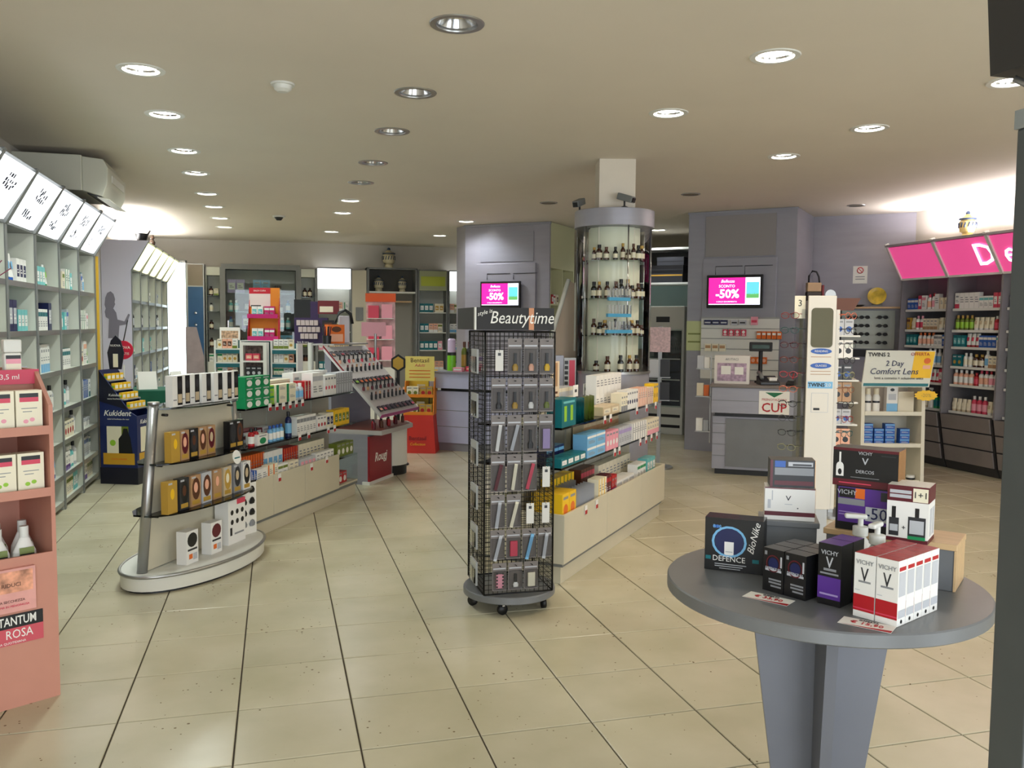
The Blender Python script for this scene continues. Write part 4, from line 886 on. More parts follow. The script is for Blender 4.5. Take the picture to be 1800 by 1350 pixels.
def stock_right():
    f=fr_; d=.386
    run(f,.02,d,.02,B('yellow','orange','spot',.11,.1,.16),2,'on deck near end, right island',deep=2); 
    for i in range(7):
        put(pouch(.10,.14,'silver','grey'),'pouch',OW[i]+' grey foil pouch in front row on right island deck','pouch',f.w(.30+i*.05,.07,d),f.rz+R(70),'grey foil pouches on right island deck')
        put(pouch(.10,.15,'grey','silver'),'pouch',OW[i]+' darker grey foil pouch in back row on right island deck','pouch',f.w(.30+i*.05,.2,d),f.rz+R(70),'darker foil pouches on right island deck')
    run(f,.66,d,.02,B('ivory','yellow','stripe',.05,.08,.15),3,'on deck, right island'); run(f,.84,d,.03,B('wine','red','band',.05,.08,.15),2,'on deck, right island'); run(f,.96,d,.03,B('red','purple','foot',.05,.08,.13),2,'on deck, right island')
    run(f,1.12,d,.05,B('white','silver','label',.14,.1,.06),3,'low on deck, right island'); run(f,1.62,d,.05,B('white','green','band',.07,.08,.11),3,'on deck, right island'); run(f,1.88,d,.05,B('aqua','white','label',.07,.08,.12),3,'on deck, right island'); run(f,.3,d,.205,B('yellow','olive','stripe',.06,.08,.19),6,'back row of deck, right island'); run(f,.8,d,.2,B('brown','rose','band',.05,.08,.18),5,'back row of deck, right island'); run(f,1.15,d,.2,B('cream','grey','plain',.08,.08,.16),9,'back row of deck, right island')
    z=.706
    run(f,.02,z,.03,B('teal','white','label',.1,.1,.055),4,'low trays on middle shelf, right island'); run(f,.1,z,.16,B('navy','sky','band',.09,.1,.1),3,'back of middle shelf, right island'); run(f,.46,z,.03,B('sky','white','band',.17,.1,.075),2,'stacked, middle shelf, right island',stack=2); run(f,.83,z,.03,B('pink','white','spot',.06,.06,.13),4,'on middle shelf, right island'); run(f,1.1,z,.03,B('silver','lilac','band',.055,.08,.13),5,'on middle shelf, right island'); run(f,1.42,z,.03,B('white','grey','stripe',.055,.08,.13),6,'on middle shelf, right island'); run(f,1.8,z,.03,B('cream','pink','foot',.06,.08,.12),5,'on middle shelf, right island'); run(f,.84,z,.2,B('beige','tan','band',.08,.08,.17),9,'back row, middle shelf, right island')
    z=.949
    b=carton(.23,.1,.17,'teal',{'F':[('r',.16,.34,.2,.75,'lime'),('r',.6,.78,.2,.75,'lime'),('r',.1,.9,.84,.92,'aqua')]})
    put(b,'carton','large teal carton with lime bars at near end, right island','carton',f.w(.135,.08,z),f.rz)
    for i in range(5): put(pouch(.11,.15,'teal','aqua'),'pouch',OW[i]+' teal pouch beside the large teal carton on right island','pouch',f.w(.30+i*.05,.09,z),f.rz+R(40),'teal pouches on right island')
    for i in range(3): put(pouch(.1,.15,'olive','lime'),'pouch',OW[i]+' olive pouch on right island top shelf','pouch',f.w(.57+i*.06,.09,z),f.rz+R(40),'olive pouches on right island')
    for i in range(6): put(carton(.1,.16,.05,'ivory',{'F':[('r',.1,.9,.3,.7,'beige')],'T':[('e',.5,.5,.2,.2,'gold')]},'iv'),'carton',OW[i]+' flat ivory carton behind pouches on right island top shelf','carton',f.w(.07+i*.11,.215,z),f.rz,'flat ivory cartons on right island')
    run(f,.78,z,.04,B('beige','cream','label',.17,.12,.06),2,'on top shelf, right island'); run(f,1.14,z,.03,B('ivory','grey','foot',.045,.08,.13),3,'on top shelf, right island'); run(f,1.3,z,.04,B('white','navy','spot',.05,.08,.14),5,'on top shelf, right island'); run(f,1.58,z,.04,B('peach','white','stripe',.05,.08,.14),4,'on top shelf, right island'); run(f,1.82,z,.04,B('cream','rose','stripe',.05,.08,.13),3,'on top shelf, right island'); run(f,1.99,z,.04,B('yellow','gold','spot',.06,.08,.15),2,'on top shelf, right island')
    run(f,1.0,z,.17,B('white','beige','plain',.075,.08,.13),7,'stacked back row, top shelf, right island',stack=2); run(f,.65,z,.34,B('cream','silver','band',.12,.12,.18),3,'far side, top shelf, right island')
    for (x,lab) in ((.86,'small white price card left on right island top'),(1.06,'small white price card right on right island top')):
        k=thing('price_card',lab,'price card',f.w(x,.27,z),f.rz); MB().box(-.045,.045,0,.004,.12,.2,M['paper']).build('card',k); MB().box(-.004,.004,.004,.008,0,.2,M['clear']).build('stem',k); MB().box(-.02,.02,-.01,.02,0,.004,M['clear']).build('foot',k); MB().box(-.02,.02,-.0006,0,.15,.17,pm('charcoal')).build('print',k)
    k=thing('tall_card','tall cream promotional card standing on the right island','card',f.w(.66,.34,z),f.rz-.1)
    MB().box(-.055,.055,0,.008,0,.37,mat('cream_card',(226,206,176),.6)).build('card',k); MB().box(-.012,.028,-.001,0,.2,.36,pm('tan')).build('picture',k); MB().box(-.045,.045,-.001,0,.12,.13,pm('brown')).box(-.03,.03,-.001,0,.15,.165,pm('brown')).build('print',k); MB().box(-.02,.02,.008,.07,0,.004,M['paper']).build('foot',k)
stock_right()
def wedge_display():
    # leaning white framed board and grey pillar stand behind the wire rack
    t=thing('leaning_board','tall white framed tapering board standing behind the wire rack','display board',(2.52,7.50,0),R(-8))
    pk=mat('taupe_board',(186,168,150),.6)
    MB().prism_y([(-.14,.05),(.12,.05),(.12,1.93),(.06,1.97),(-.13,1.36)],0,.02,pk).build('board',t)
    MB().tube([(-.14,-.005,1.33),(.05,-.005,1.98)],.02,M['plast'],8).build('frame_bar',t); MB().box(.105,.13,-.015,.0,1.33,1.95,M['plast']).build('side_bar',t); MB().box(-.16,.14,-.08,.1,0,.05,M['plast']).build('foot',t)
    t=thing('leaflet_tower','narrow grey leaflet tower below the leaning board','leaflet stand',(2.36,7.14,0),R(-10))
    MB().box(-.13,.05,0,.16,0,1.30,M['alu_lam']).build('body',t); MB().box(.055,.16,0,.1,.0,1.28,pm('silver')).build('side_pocket',t)
    for k in range(6): MB().box(.06,.09,-.002,0,1.0+k*.045,1.03+k*.045,M['dark']).build('leaflet',t)
    MB().box(.1,.15,-.002,0,.98,1.26,pm('rose')).build('leaflet',t)
wedge_display()

# ================================================================== WIRE RACK "Beautytime"
def wire_rack():
    rz=R(0); c=(1.253,4.618); f=Frame(c[0],c[1],rz)
    t=thing('wire_rack','black wire display rack with Beautytime header on a round castor base','display rack',(c[0],c[1],0),rz); s=.192
    MB().lathe([(0,.065),(.252,.065),(.258,.07),(.258,.1),(.254,.106),(0,.106)],M['grey_lam'],40).build('base',t)
    for a in (-115,-40,35,110,180):
        k=(.21*math.cos(R(a)),.21*math.sin(R(a)))
        w=MB().tube([(-.011,0,0),(.011,0,0)],.028,M['black'],14).build('castor',t,(k[0],k[1],.0285),R(a+40)); MB().box(-.016,.016,-.008,.008,.02,.0365,M['steel']).build('fork',w)
    def grid(w,h):
        b=MB(); n=15
        for i in range(n+1):
            x=-w/2+w*i/n; r=.005 if i in(0,n) else .0017; b.tube([(x,0,0),(x,0,h)],r,M['black_metal'],6 if r>.003 else 4)
        m=int(h/.026)
        for j in range(m+1):
            z=h*j/m; r=.005 if j in(0,m) else .0017; b.tube([(-w/2,0,z),(w/2,0,z)],r,M['black_metal'],4)
        return b.mesh('wire_panel')
    me=grid(2*s,1.41)
    for k in range(4):
        a=k*PI/2; o=ob('wire_panel',me,t,(s*math.sin(a),-s*math.cos(a),.115),a)
    # header
    for k,(w,dx) in enumerate(((.47,0),)):
        hd=MB().box(-.255,.175,-.225,-.205,1.535,1.652,mat('header_black',(26,24,24),.6)).build('header_board',t)
        MB().box(-.255,.175,.205,.225,1.535,1.652,MATS['header_black']).build('header_board',t); MB().box(-.255,-.248,-.205,.205,1.535,1.652,MATS['header_black']).build('header_side',t); MB().box(.168,.175,-.205,.205,1.535,1.652,MATS['header_black']).build('header_side',t); MB().box(-.2558,-.249,-.2256,-.2,1.535,1.652,M['plast']).build('edge_strip',hd)
        MB().box(.035,.063,-.2265,-.2255,1.536,1.651,mat('header_copper',(176,120,84),.3,.4)).build('copper_stripe',hd); text('Beautytime',.092,M['paper'],hd,(.172,-.2275,1.597),shear=.25,align='RIGHT',bold=0,ext=.0008,sx=.84); text('style is',.03,M['paper'],hd,(-.205,-.2275,1.625),rot=(R(90),R(-14),0),shear=.3)
    # hanging packs
    zr=[1.30,1.10,.885,.675,.48,.31,.14]; hh=[.19,.18,.2,.2,.18,.16,.15]; nm=['top','second','third','fourth','fifth','sixth','bottom']
    items={ (0,0):('silver',1),(0,1):('gold',0),(0,2):('peach',0),(0,3):('yellow',0),(1,0):('charcoal',0),(1,1):('gold',0),(1,2):('white',0),(1,3):('olive',0),(2,0):('white',2),(2,1):('silver',2),(2,2):('charcoal',0),(2,3):('lilac',3),(3,0):('wine',2),(3,1):('ivory',2),(3,2):('rose',2),(3,3):('white',1),(4,0):('silver',2),(4,1):('ivory',2),(4,2):('white',1),(4,3):('white',1),(5,0):('silver',2),(5,1):('rose',3),(5,2):('sky',2),(5,3):('silver',2),(6,0):('pink',3),(6,1):('white',0),(6,2):('ivory',3)}
    cn=['first','second','third','fourth']
    card=mat('pack_card',(120,112,108),.45); cardw=mat('price_slip',(214,212,206),.6)
    for (r,k),(col,kind) in items.items():
        x=-.125+k*.088+(.012 if r==6 else 0); z=zr[r]; h=hh[r]
        desc={0:f'blister pack with {col} tool',1:f'{col} price slip',2:f'blister pack with slim {col} file',3:f'blister pack with wide {col} item'}[kind]
        p=thing('blister_pack' if kind!=1 else 'price_slip',f'{desc}, {cn[k]} in {nm[r]} row of wire rack','blister pack' if kind!=1 else 'price tag',f.w(x,-s-.008,z),rz,'packs hanging on wire rack')
        if kind==1:
            MB().box(-.021,.021,-.03,-.028,.02,.13,cardw).build('slip',p); MB().box(-.008,.008,-.0306,-.03,.1,.115,pm('charcoal')).build('print',p); MB().tube([(0,.0,.13),(0,-.03,.13),(0,-.03,.12)],.0025,M['steel'],6).build('hook',p); continue
        MB().box(-.039,.039,-.016,-.014,0,h,card).build('card',p); MB().box(-.035,.035,-.034,-.0165,.01,h*.72,M['clear']).build('blister',p); MB().tube([(0,.0,h-.015),(0,-.045,h-.012)],.0025,M['black_metal'],6).build('hook',p)
        MB().box(-.034,.034,-.0166,-.016,h*.78,h*.82,pm('silver')).build('print',p)
        m=pm(col)
        if kind==0:
            b=MB().box(-.007,.007,-.028,-.019,h*.3,h*.6,M['dark']).lathe([(0,.02),(.014,.02),(.016,h*.22),(.006,h*.32),(0,h*.32)],m,10,0,-.0245,sx=1,sy=.4); b.build('tool',p)
        elif kind==2:
            MB().box(-.009,.009,-.029,-.021,-.07,.07,m).build('nail_file',p,(0,0,h*.4),0,0,(0,R(14 if (r+k)%2 else 8),0))
        else:
            MB().box(-.021,.021,-.03,-.02,.016,h*.62,m).build('tool',p,bevel=.004)
            if col=='pink':
                for q in range(5):
                    for sx in (-1,1): MB().box(sx*.016-.004,sx*.016+.004,-.031,-.03,.02+q*.018,.03+q*.018,M['dark']).build('notch',p)
    # a few packs on the left flank
    for i,(z,q) in enumerate(((1.36,.06),(1.12,.05),(.86,.06),(.62,.05),(.4,.04),(.2,.07))):
        p=thing('blister_pack',f'silvery flat pack on left flank of wire rack, {cn[i] if i<4 else ("fifth","sixth")[i-4]} from top','blister pack',f.w(-s-.012,-.03,z-.06),rz-PI/2,'flat packs on flank of wire rack')
        MB().box(-.07,.07,-.012,-.002,0,.13,mat('pack_silver',(176,178,176),.35)).build('card',p); MB().box(-.06,.06,-.02,-.0125,.01,.09,M['clear']).build('blister',p)
wire_rack()

# ================================================================== HAIR COLOUR STAND
def hair_stand():
    c=(-.50,5.79); rz=R(60); f=Frame(c[0],c[1],rz)
    t=thing('hair_colour_stand','white oval based stand with slanted silver posts and glass shelves of hair colour','display stand',(c[0],c[1],0),rz)
    def ell(a,b,n=40): return [(a*math.cos(2*PI*i/n),b*math.sin(2*PI*i/n)) for i in range(n)]
    MB().prism(ell(.585,.295),0,.015,M['dark'],True).build('foot_ring',t); MB().prism(ell(.605,.315),.015,.098,M['white_lam'],True).build('base',t); 
    n=48; vs=[];
    MB().tube([(.608*math.cos(2*PI*i/n),.318*math.sin(2*PI*i/n),.1) for i in range(n)],.011,M['alu'],8,True).build('rim',t); MB().prism(ell(.60,.31),.098,.106,M['plast'],True).build('base_top',t)
    for sx in (-1,1):
        MB().tube([(sx*.53,0,.106),(sx*.40,0,1.08)],.03,M['alu'],16).build('post',t)
        MB().lathe([(0,0),(.034,0),(.034,.012),(0,.012)],M['alu'],16).build('post_cap',t,(sx*.399,0,1.08))
    MB().prism_y([(-.505,.11),(.505,.11),(.375,1.05),(-.375,1.05)],-.012,.012,M['cream_lam']).build('centre_panel',t)
    dg=glassmat('smoked_glass',(.5,.55,.52))
    zs=[(1.03,.40,.16),(.735,.47,.19),(.44,.52,.21)]
    for z,w,d in zs:
        for sg in (-1,1):
            if z>1.0 and sg==1: continue
            pts=[(-w,.013*sg)]+[(-w+2*w*k/12,sg*(.06+(d-.06)*math.sin(PI*k/12)**.5)) for k in range(13)]+[(w,.013*sg)]
            if z>1.0: pts=[(w*math.cos(2*PI*i/28)*1.02,.17*math.sin(2*PI*i/28)) for i in range(28)]
            if sg==1 or z>1.0: pts=pts[::-1] if z<=1 else pts
            zz=z+.026 if z>1 else z
            MB().prism(pts,zz-.01,zz,dg).build('glass_shelf',t)
        for sx in (-.85,.85): MB().tube([(sx*w,-.012,z-.02),(sx*w,-.05,z-.02)],.008,M['screw'],8).build('shelf_pin',t)
    T1=1.058
    def dye(base,hair,skin,w=.082,h=.18,d=.045,key=None):
        return carton(w,d,h,base,{'F':[('r',0,1,.0,1,base),('e',.52,.56,.4,.36,hair),('e',.5,.6,.2,.17,skin),('r',.12,.88,.06,.2,'gold'),('r',.1,.5,.9,.96,'silver')]},('dye',hair,skin,base))
    wb=carton(.088,.05,.185,'white',{'F':[('r',.5,1,.05,.98,'black'),('e',.75,.7,.18,.14,'charcoal'),('r',.55,.95,.12,.4,'beige'),('r',.08,.42,.2,.24,'grey')]},'wbdye')
    for i in range(7):
        put(wb,'hair_dye_box',OW[i]+' white and black hair dye box on top shelf of oval stand','hair dye box',f.w(-.31+i*.098,-.075+.02*math.sin(i),T1+.001),rz-.04,'white and black hair dye boxes')
    r2=[(-.37,'gold','gold','yellow','gold spine hair dye box, left on middle shelf of oval stand'),(-.28,'tan','wine','peach','hair dye box with red-brown hair on middle shelf, second from left'),(-.19,'black','charcoal','brown','black hair dye box in middle shelf gap of oval stand'),(-.10,'tan','brown','peach','hair dye box with brown waves, centre of middle shelf, oval stand'),(-.01,'tan','wine','beige','hair dye box with wine hair, right of centre on middle shelf'),(.23,'black','charcoal','charcoal','black hair dye box alone at right of middle shelf'),(.31,'black','brown','charcoal','black hair dye box at far right end of middle shelf')]
    for x,b,h_,s_,lab in r2: put(dye(b,h_,s_),'hair_dye_box',lab,'hair dye box',f.w(x,-.10,.736),rz,'hair dye boxes on middle shelf')
    r3=[('gold','gold','yellow','gold spine hair dye box, left end of lower shelf'),('charcoal','black','brown','dark hair dye box, second on lower shelf'),('tan','brown','peach','wide faced hair dye box with brown bob, lower shelf'),('silver','brown','peach','hair dye box with short brown hair, lower shelf'),('tan','tan','peach','blonde hair dye box, fifth on lower shelf of oval stand'),('beige','gold','ivory','pale blonde hair dye box, sixth on lower shelf'),('grey','charcoal','beige','grey hair dye box near right of lower shelf'),('white','black','beige','white hair dye box at right end of lower shelf')]
    for i,(b,h_,s_,lab) in enumerate(r3): put(dye(b,h_,s_,.1 if i in(2,3) else .09,.19),'hair_dye_box',lab,'hair dye box',f.w(-.42+i*.113,-.11,.441),rz,'hair dye boxes on lower shelf')
    for x,hc,lab in ((-.27,'black','white kit box with black hair dome on the oval base'),(-.02,'wine','white kit box with dark wine hair dome on oval base')):
        put(carton(.115,.07,.2,'white',{'F':[('e',.5,.72,.42,.22,hc),('r',.2,.5,.15,.3,'orange'),('r',.55,.9,.1,.3,'silver'),('r',.1,.9,.4,.46,'charcoal')]},('kit',hc)),'hair_kit_box',lab,'hair dye box',f.w(x,-.12,.1065),rz)
    spots=[('e',u,v,.085,.06,'black') for v in (.72,.5) for u in (.22,.52,.82)]
    put(carton(.2,.1,.29,'white',{'F':spots+[('r',.1,.22,.2,.38,'black'),('r',.35,.9,.2,.24,'grey'),('r',.5,1,.88,1,'rose')]},'chart'),'hair_chart_box','large white carton with six black hair swatches on oval base','carton',f.w(.25,-.08,.1065),rz)
    b=thing('swatch_chart','folding swatch chart with dark hair samples at right of oval base','swatch chart',f.w(.46,-.08,.1065),rz-.15)
    MB().box(-.09,.09,0,.012,0,.36,M['paper']).build('board',b)
    for i in range(4):
        for sx in (-1,1):
            MB().lathe([(0,0),(.024,.004),(.03,.02),(.018,.042),(0,.05)],pm('black' if i else 'grey'),10,sx*.04,-.006,sy=.25).build('hair_swatch',b,(0,0,.05+i*.078))
    MB().box(-.09,.09,-.001,.013,.355,.365,pm('black')).build('top_edge',b)
    k=thing('shelf_tag','round white price flag on the middle shelf of the oval stand','price tag',f.w(.12,-.205,.70),rz); MB().tube([(0,0,.03),(0,-.012,.0)],.003,M['clear'],6).build('clip',k); MB().lathe([(0,0),(.045,0),(.045,.003),(0,.003)],M['paper'],18).build('disc',k,(0,-.012,0),0,0,(R(80),0,0)); MB().box(-.03,.03,-.0165,-.0158,-.015,.0,pm('teal')).build('print',k)
hair_stand()
KIND=''
# ================================================================== FLOOR DISPLAYS ON THE LEFT
def pink_display():
    rz=R(31.7); w=.56; A=(-.886-w*math.cos(rz),3.897-w*math.sin(rz)); f=Frame(A[0],A[1],rz); m=M['pinkcard']
    t=thing('floor_display','pink cardboard floor display of intimate wash cartons and bottles','floor display',(A[0],A[1],0),rz); D=.40
    for x0,x1 in ((0,.016),(w-.016,w)): MB().prism_x([(0,0),(D,0),(D,1.36),(.16,1.36),(0,1.22)],x0,x1,m).build('side_panel',t)
    MB().box(.016,w-.016,D-.012,D,0,1.36,m).build('back_panel',t); MB().box(.016,w-.016,0,.012,0,.614,m).build('front_panel',t)
    for z in (.44,.86,1.115): MB().box(.016,w-.016,.012 if z<.5 else .0,D-.012,z-.012,z,m).build('shelf',t)
    for z in (.86,1.115): MB().box(.016,w-.016,-.004,.004,z-.014,z+.022,m).build('shelf_lip',t)
    MB().box(.016,w-.016,.17,.182,1.12,1.305,m).build('step_front',t); MB().box(.0,w,.16,D,1.305,1.318,m).build('step_top',t)
    st=MB().box(-.002,w+.002,.15,.16,1.3,1.36,mat('rose_strip',(206,70,96),.5)).build('rose_strip',t); text('delicatezza 3,5 ml',.03,M['paper'],st,(.38,.149,1.33))
    hb=MB().box(.03,w-.1,D-.03,D-.018,1.32,1.98,mat('header_pink',(236,170,156),.55)).build('header_board',t)
    b=MB()
    rr=random.Random(3)
    for k in range(12): b.tube([(.36+.01*(k-6)*.6,D-.031,1.68),(.36+.035*(k-6),D-.031,1.76+rr.uniform(0,.06))],.0022,mat('plum_line',(150,60,90),.5),4)
    b.build('plant_drawing',hb)
    # cartons
    def tc(g): return carton(.098,.06,.165,'ivory',{'F':[('r',.14,.86,.83,.93,'black'),('r',.14,.86,.72,.83,'rose'),('r',.2,.8,.55,.57,'grey'),('r',.25,.6,.47,.49,'grey'),('e',.36,.24,.1,.05,g),('e',.6,.28,.1,.05,g)]},('tc',g))
    for i in range(5):
        put(tc('pink'),'wash_carton',OW[i]+' cream carton with rose heading on upper pink shelf','carton',f.w(.05+.056+i*.104-.04,.06,1.116),rz,'upper shelf wash cartons') if i<5 else 0
        put(tc('lime'),'wash_carton',OW[i]+' cream carton with small green motif on lower pink shelf','carton',f.w(.05+.056+i*.104-.04,.06,.861),rz,'lower shelf wash cartons')
    for i in range(6):
        k=thing('wash_bottle',OW[i]+' short white bottle with rose label above the rose strip','bottle',f.w(.06+i*.083,.2,1.319),rz,'short bottles above rose strip')
        MB().box(-.033,.033,-.02,.02,0,.11,M['paper']).build('body',k,bevel=.008); MB().box(-.034,.034,-.021,.021,.111,.165,M['plast']).build('cap',k,bevel=.006); MB().box(-.028,.028,-.0212,-.02,.02,.1,pm('ivory')).box(-.028,.028,-.0216,-.0212,.085,.1,pm('black')).box(-.028,.028,-.0216,-.0212,.065,.085,pm('pink')).build('label',k)
    put(carton(.2,.06,.19,'ivory',{'F':[('r',0,.32,.8,.95,'black'),('r',0,.32,.62,.8,'rose'),('r',.3,1,.45,.55,'yellow'),('e',.35,.35,.2,.08,'tan'),('r',0,1,0,.04,'rose')]}),'wash_carton','large cream carton with yellow stripe in front of the pink header','carton',f.w(.30,.32,1.319),rz+.0)
    bn=0
    for i in range(5):
        for q in range(2):
            k=thing('wash_bottle',OW[i]+(' tall white bottle with green label in front, pink display',' tall white bottle in back row of the pink display pocket')[q],'bottle',f.w(.07+i*.1+q*.03,.1+q*.12,.441),rz,('front tall bottles','rear tall bottles')[q])
            MB().lathe([(0,0),(.048,0),(.052,.02),(.052,.1),(.044,.17),(.02,.225),(.016,.23)],M['paper'],18,sy=.62).build('body',k); MB().lathe([(.018,.23),(.018,.275),(0,.275)],M['plast'],14,sy=.8).build('cap',k)
            lb=MB()
            for (z0,z1,cc) in ((.165,.19,'olive'),(.145,.165,'black'),(.125,.145,'peach')):
                lb.add([(-.028,-.0335,z0),(.028,-.0335,z0),(.028,-.029 if z0>.15 else -.0325,z1),(-.028,-.029 if z0>.15 else -.0325,z1)],[(0,1,2,3)],pm(cc))
            lb.build('label',k)
    pc=MB().box(.29,.47,-.022,-.0005,.40,.575,mat('picture_card',(222,160,150),.55,noise=.1,nscale=12)).build('picture_card',t)
    MB().box(.30,.46,-.0228,-.022,.48,.565,mat('picture_art',(214,150,120),.6,noise=.5,nscale=25)).build('picture',pc); text('RIDUCI',.022,pm('brown'),pc,(.38,-.0235,.51)); text('LA SECCHEZZA',.014,pm('brown'),pc,(.38,-.0235,.445)); text('INTIMA IN MENOPAUSA',.012,pm('rose'),pc,(.38,-.0235,.425))
    lg=MB().box(.13,.50,-.004,-.0005,.33,.385,M['black']).build('logo_plate',t,bevel=.001); text('TANTUM',.05,M['paper'],lg,(.405,-.0046,.357),sx=.68,bold=.0006); 
    lg2=MB().box(.13,.50,-.004,-.0005,.262,.33,mat('logo_rose',(206,84,96),.5)).build('logo_plate',t); text('ROSA',.05,M['paper'],lg2,(.41,-.0046,.303),sx=.8); text('LINEA INTIMA QUOTIDIANA',.013,M['paper'],lg2,(.35,-.0046,.271))
pink_display()
def navy_display():
    A=(-1.644,9.025); rz=R(-21.7); f=Frame(A[0],A[1],rz); w=.378; D=.32
    t=thing('floor_display','navy cardboard floor display of denture cream with stepped trays','floor display',(A[0],A[1],0),rz)
    nv=mat('navy_card',(26,40,92),.45,noise=.06,nscale=3); dk=mat('dark_navy_card',(16,18,36),.5)
    for y0,y1 in ((0,.012),(D-.012,D)): MB().prism_y([(0,.16),(w,.16),(w,.66),(.31,.70),(0,1.1)],y0,y1,nv).build('side_wall',t)
    MB().box(.0,.012,.012,D-.012,.16,1.1,nv).build('back_wall',t); MB().box(w-.012,w,.012,D-.012,.16,.66,nv).build('front_wall',t)
    MB().box(-.004,w+.004,-.004,D+.004,0,.16,dk).build('base',t)
    MB().prism_y([(.0,.80),(.29,.72),(0,1.1)],-.003,-.0005,dk).build('dark_corner',t)
    for k in range(4):
        x=.05+k*.075; z=1.0-k*.09; MB().box(x-.03,x+.045,.013,D-.013,z-.012,z,mat('tray_grey',(150,150,150),.5)).build('step_tray',t)
        for q in range(4):
            put(carton(.035,.06,.06,'yellow',{'F':[('r',.1,.9,.3,.6,'lime')],'R':[('r',.1,.9,.2,.7,'white')]},'kx'),'denture_cream_box',f'{OW[q]} yellow denture cream box on {ORD[k]} step of navy display','carton',f.w(x+.008,.05+q*.072,z+.001),rz,f'denture cream boxes on {ORD[k]} step')
    fp=MB().box(.03,w-.03,-.003,-.0005,.19,.3,mat('gold_band',(206,156,40),.5)).build('gold_band',t); text('crema adesiva',.028,pm('orange'),fp,(.19,-.0036,.245))
    pp=MB().box(.07,.22,-.003,-.0005,.3,.56,pm('ivory')).build('tube_picture',t); MB().box(.2,.29,-.0028,-.0005,.3,.56,pm('olive')).build('green_patch',t)
    MB().prism_y([(.19,.3),(.33,.3),(.31,.45),(.29,.5),(.28,.54),(.24,.54),(.23,.49),(.19,.44)],-.0036,-.003,M['black']).build('figure_print',t); MB().lathe([(0,0),(.03,0)],pm('lime'),14).build('leaf_print',pp,(.13,-.0034,.4),0,0,(R(90),0,0))
    text('Kukident',.075,M['paper'],t,(.18,-.0036,.685),shear=.25,bold=.001); text('Kukident',.035,M['paper'],t,(.16,-.0042,.86),shear=.2); text('nuova freschezza in bocca',.02,M['paper'],t,(.19,-.0042,.825)); text('tutta la freschezza che vuoi',.02,M['paper'],t,(.19,-.0036,.63))
    fw=MB().box(w,w+.002,.03,D-.03,.19,.3,MATS['gold_band']).box(w,w+.002,.06,.16,.31,.55,pm('ivory')).box(w,w+.002,.17,.25,.31,.5,M['black']).build('front_print',t); text('Kukident',.06,M['paper'],t,(w+.003,.16,.6),rot=(R(90),0,R(90)),shear=.25)
    hd=MB().prism_y([(.02,1.1),(.14,1.1),(.17,1.26),(.14,1.38),(.09,1.43),(.04,1.38),(.0,1.26)],.15,.162,dk).build('header_board',t); MB().box(.06,.11,.148,.15,1.12,1.25,pm('ivory')).build('tube_print',hd); text('NUOVA',.03,M['paper'],hd,(.085,.149,1.33))
    k=thing('round_sign','round red promotional sign on a thin stem behind the navy display','sign',(-1.58,10.05,0),R(-10))
    MB().lathe([(0,0),(.1,0),(.1,.01),(.008,.02),(.008,1.1)],M['plast'],16).build('stem',k); d=MB().lathe([(0,-.006),(.1,-.006),(.1,.006),(0,.006)],mat('sign_red',(206,26,62),.4),28).build('disc',k,(0,0,1.26),0,0,(R(90),0,0)); text('PROVA',.045,M['paper'],k,(0,-.008,1.285)); text('GRATIS',.036,M['paper'],k,(0,-.008,1.22)); MB().tube([(.0,.0,1.35),(.05,0,1.58)],.006,M['dark'],6).build('wire',k)
navy_display()
def low_table():
    t=thing('low_table','low desk draped in dark green cloth behind the navy display','table',(-1.62,10.35,0),0)
    MB().box(0,.75,0,.6,.55,.80,mat('green_cloth',(10,88,66),.8,noise=.1)).build('cloth',t,bevel=.01)
    for x in (.03,.69):
        for y in (.03,.54): MB().box(x,x+.03,y,y+.03,0,.55,M['alu']).build('leg',t)
    for i,(x,y,lab) in enumerate(((.2,.2,'white folded tent card at left on the green desk'),(.5,.25,'white pointed tent card at right on the green desk'))):
        MB().prism_x([(-.06,0),(.06,0),(0,.2)],-.1,.1,M['paper']).build('tent_card',None,(-1.62+x,10.35+y,.801),R(20+40*i)); o=bpy.data.objects['tent_card' if i==0 else 'tent_card.001']; tag(o,lab,'card')
    t=thing('advert_board','tapering taupe advertising panel beside the glass door','panel',(-1.05,12.6,0),R(15))
    MB().prism_y([(-.14,0),(.14,0),(.09,1.1),(.0,1.5),(-.14,1.5)],0,.02,mat('taupe_print',(150,136,136),.6,noise=.12)).build('board',t); MB().box(-.1,.1,.02,.25,0,.02,M['dark']).build('foot',t)
low_table()
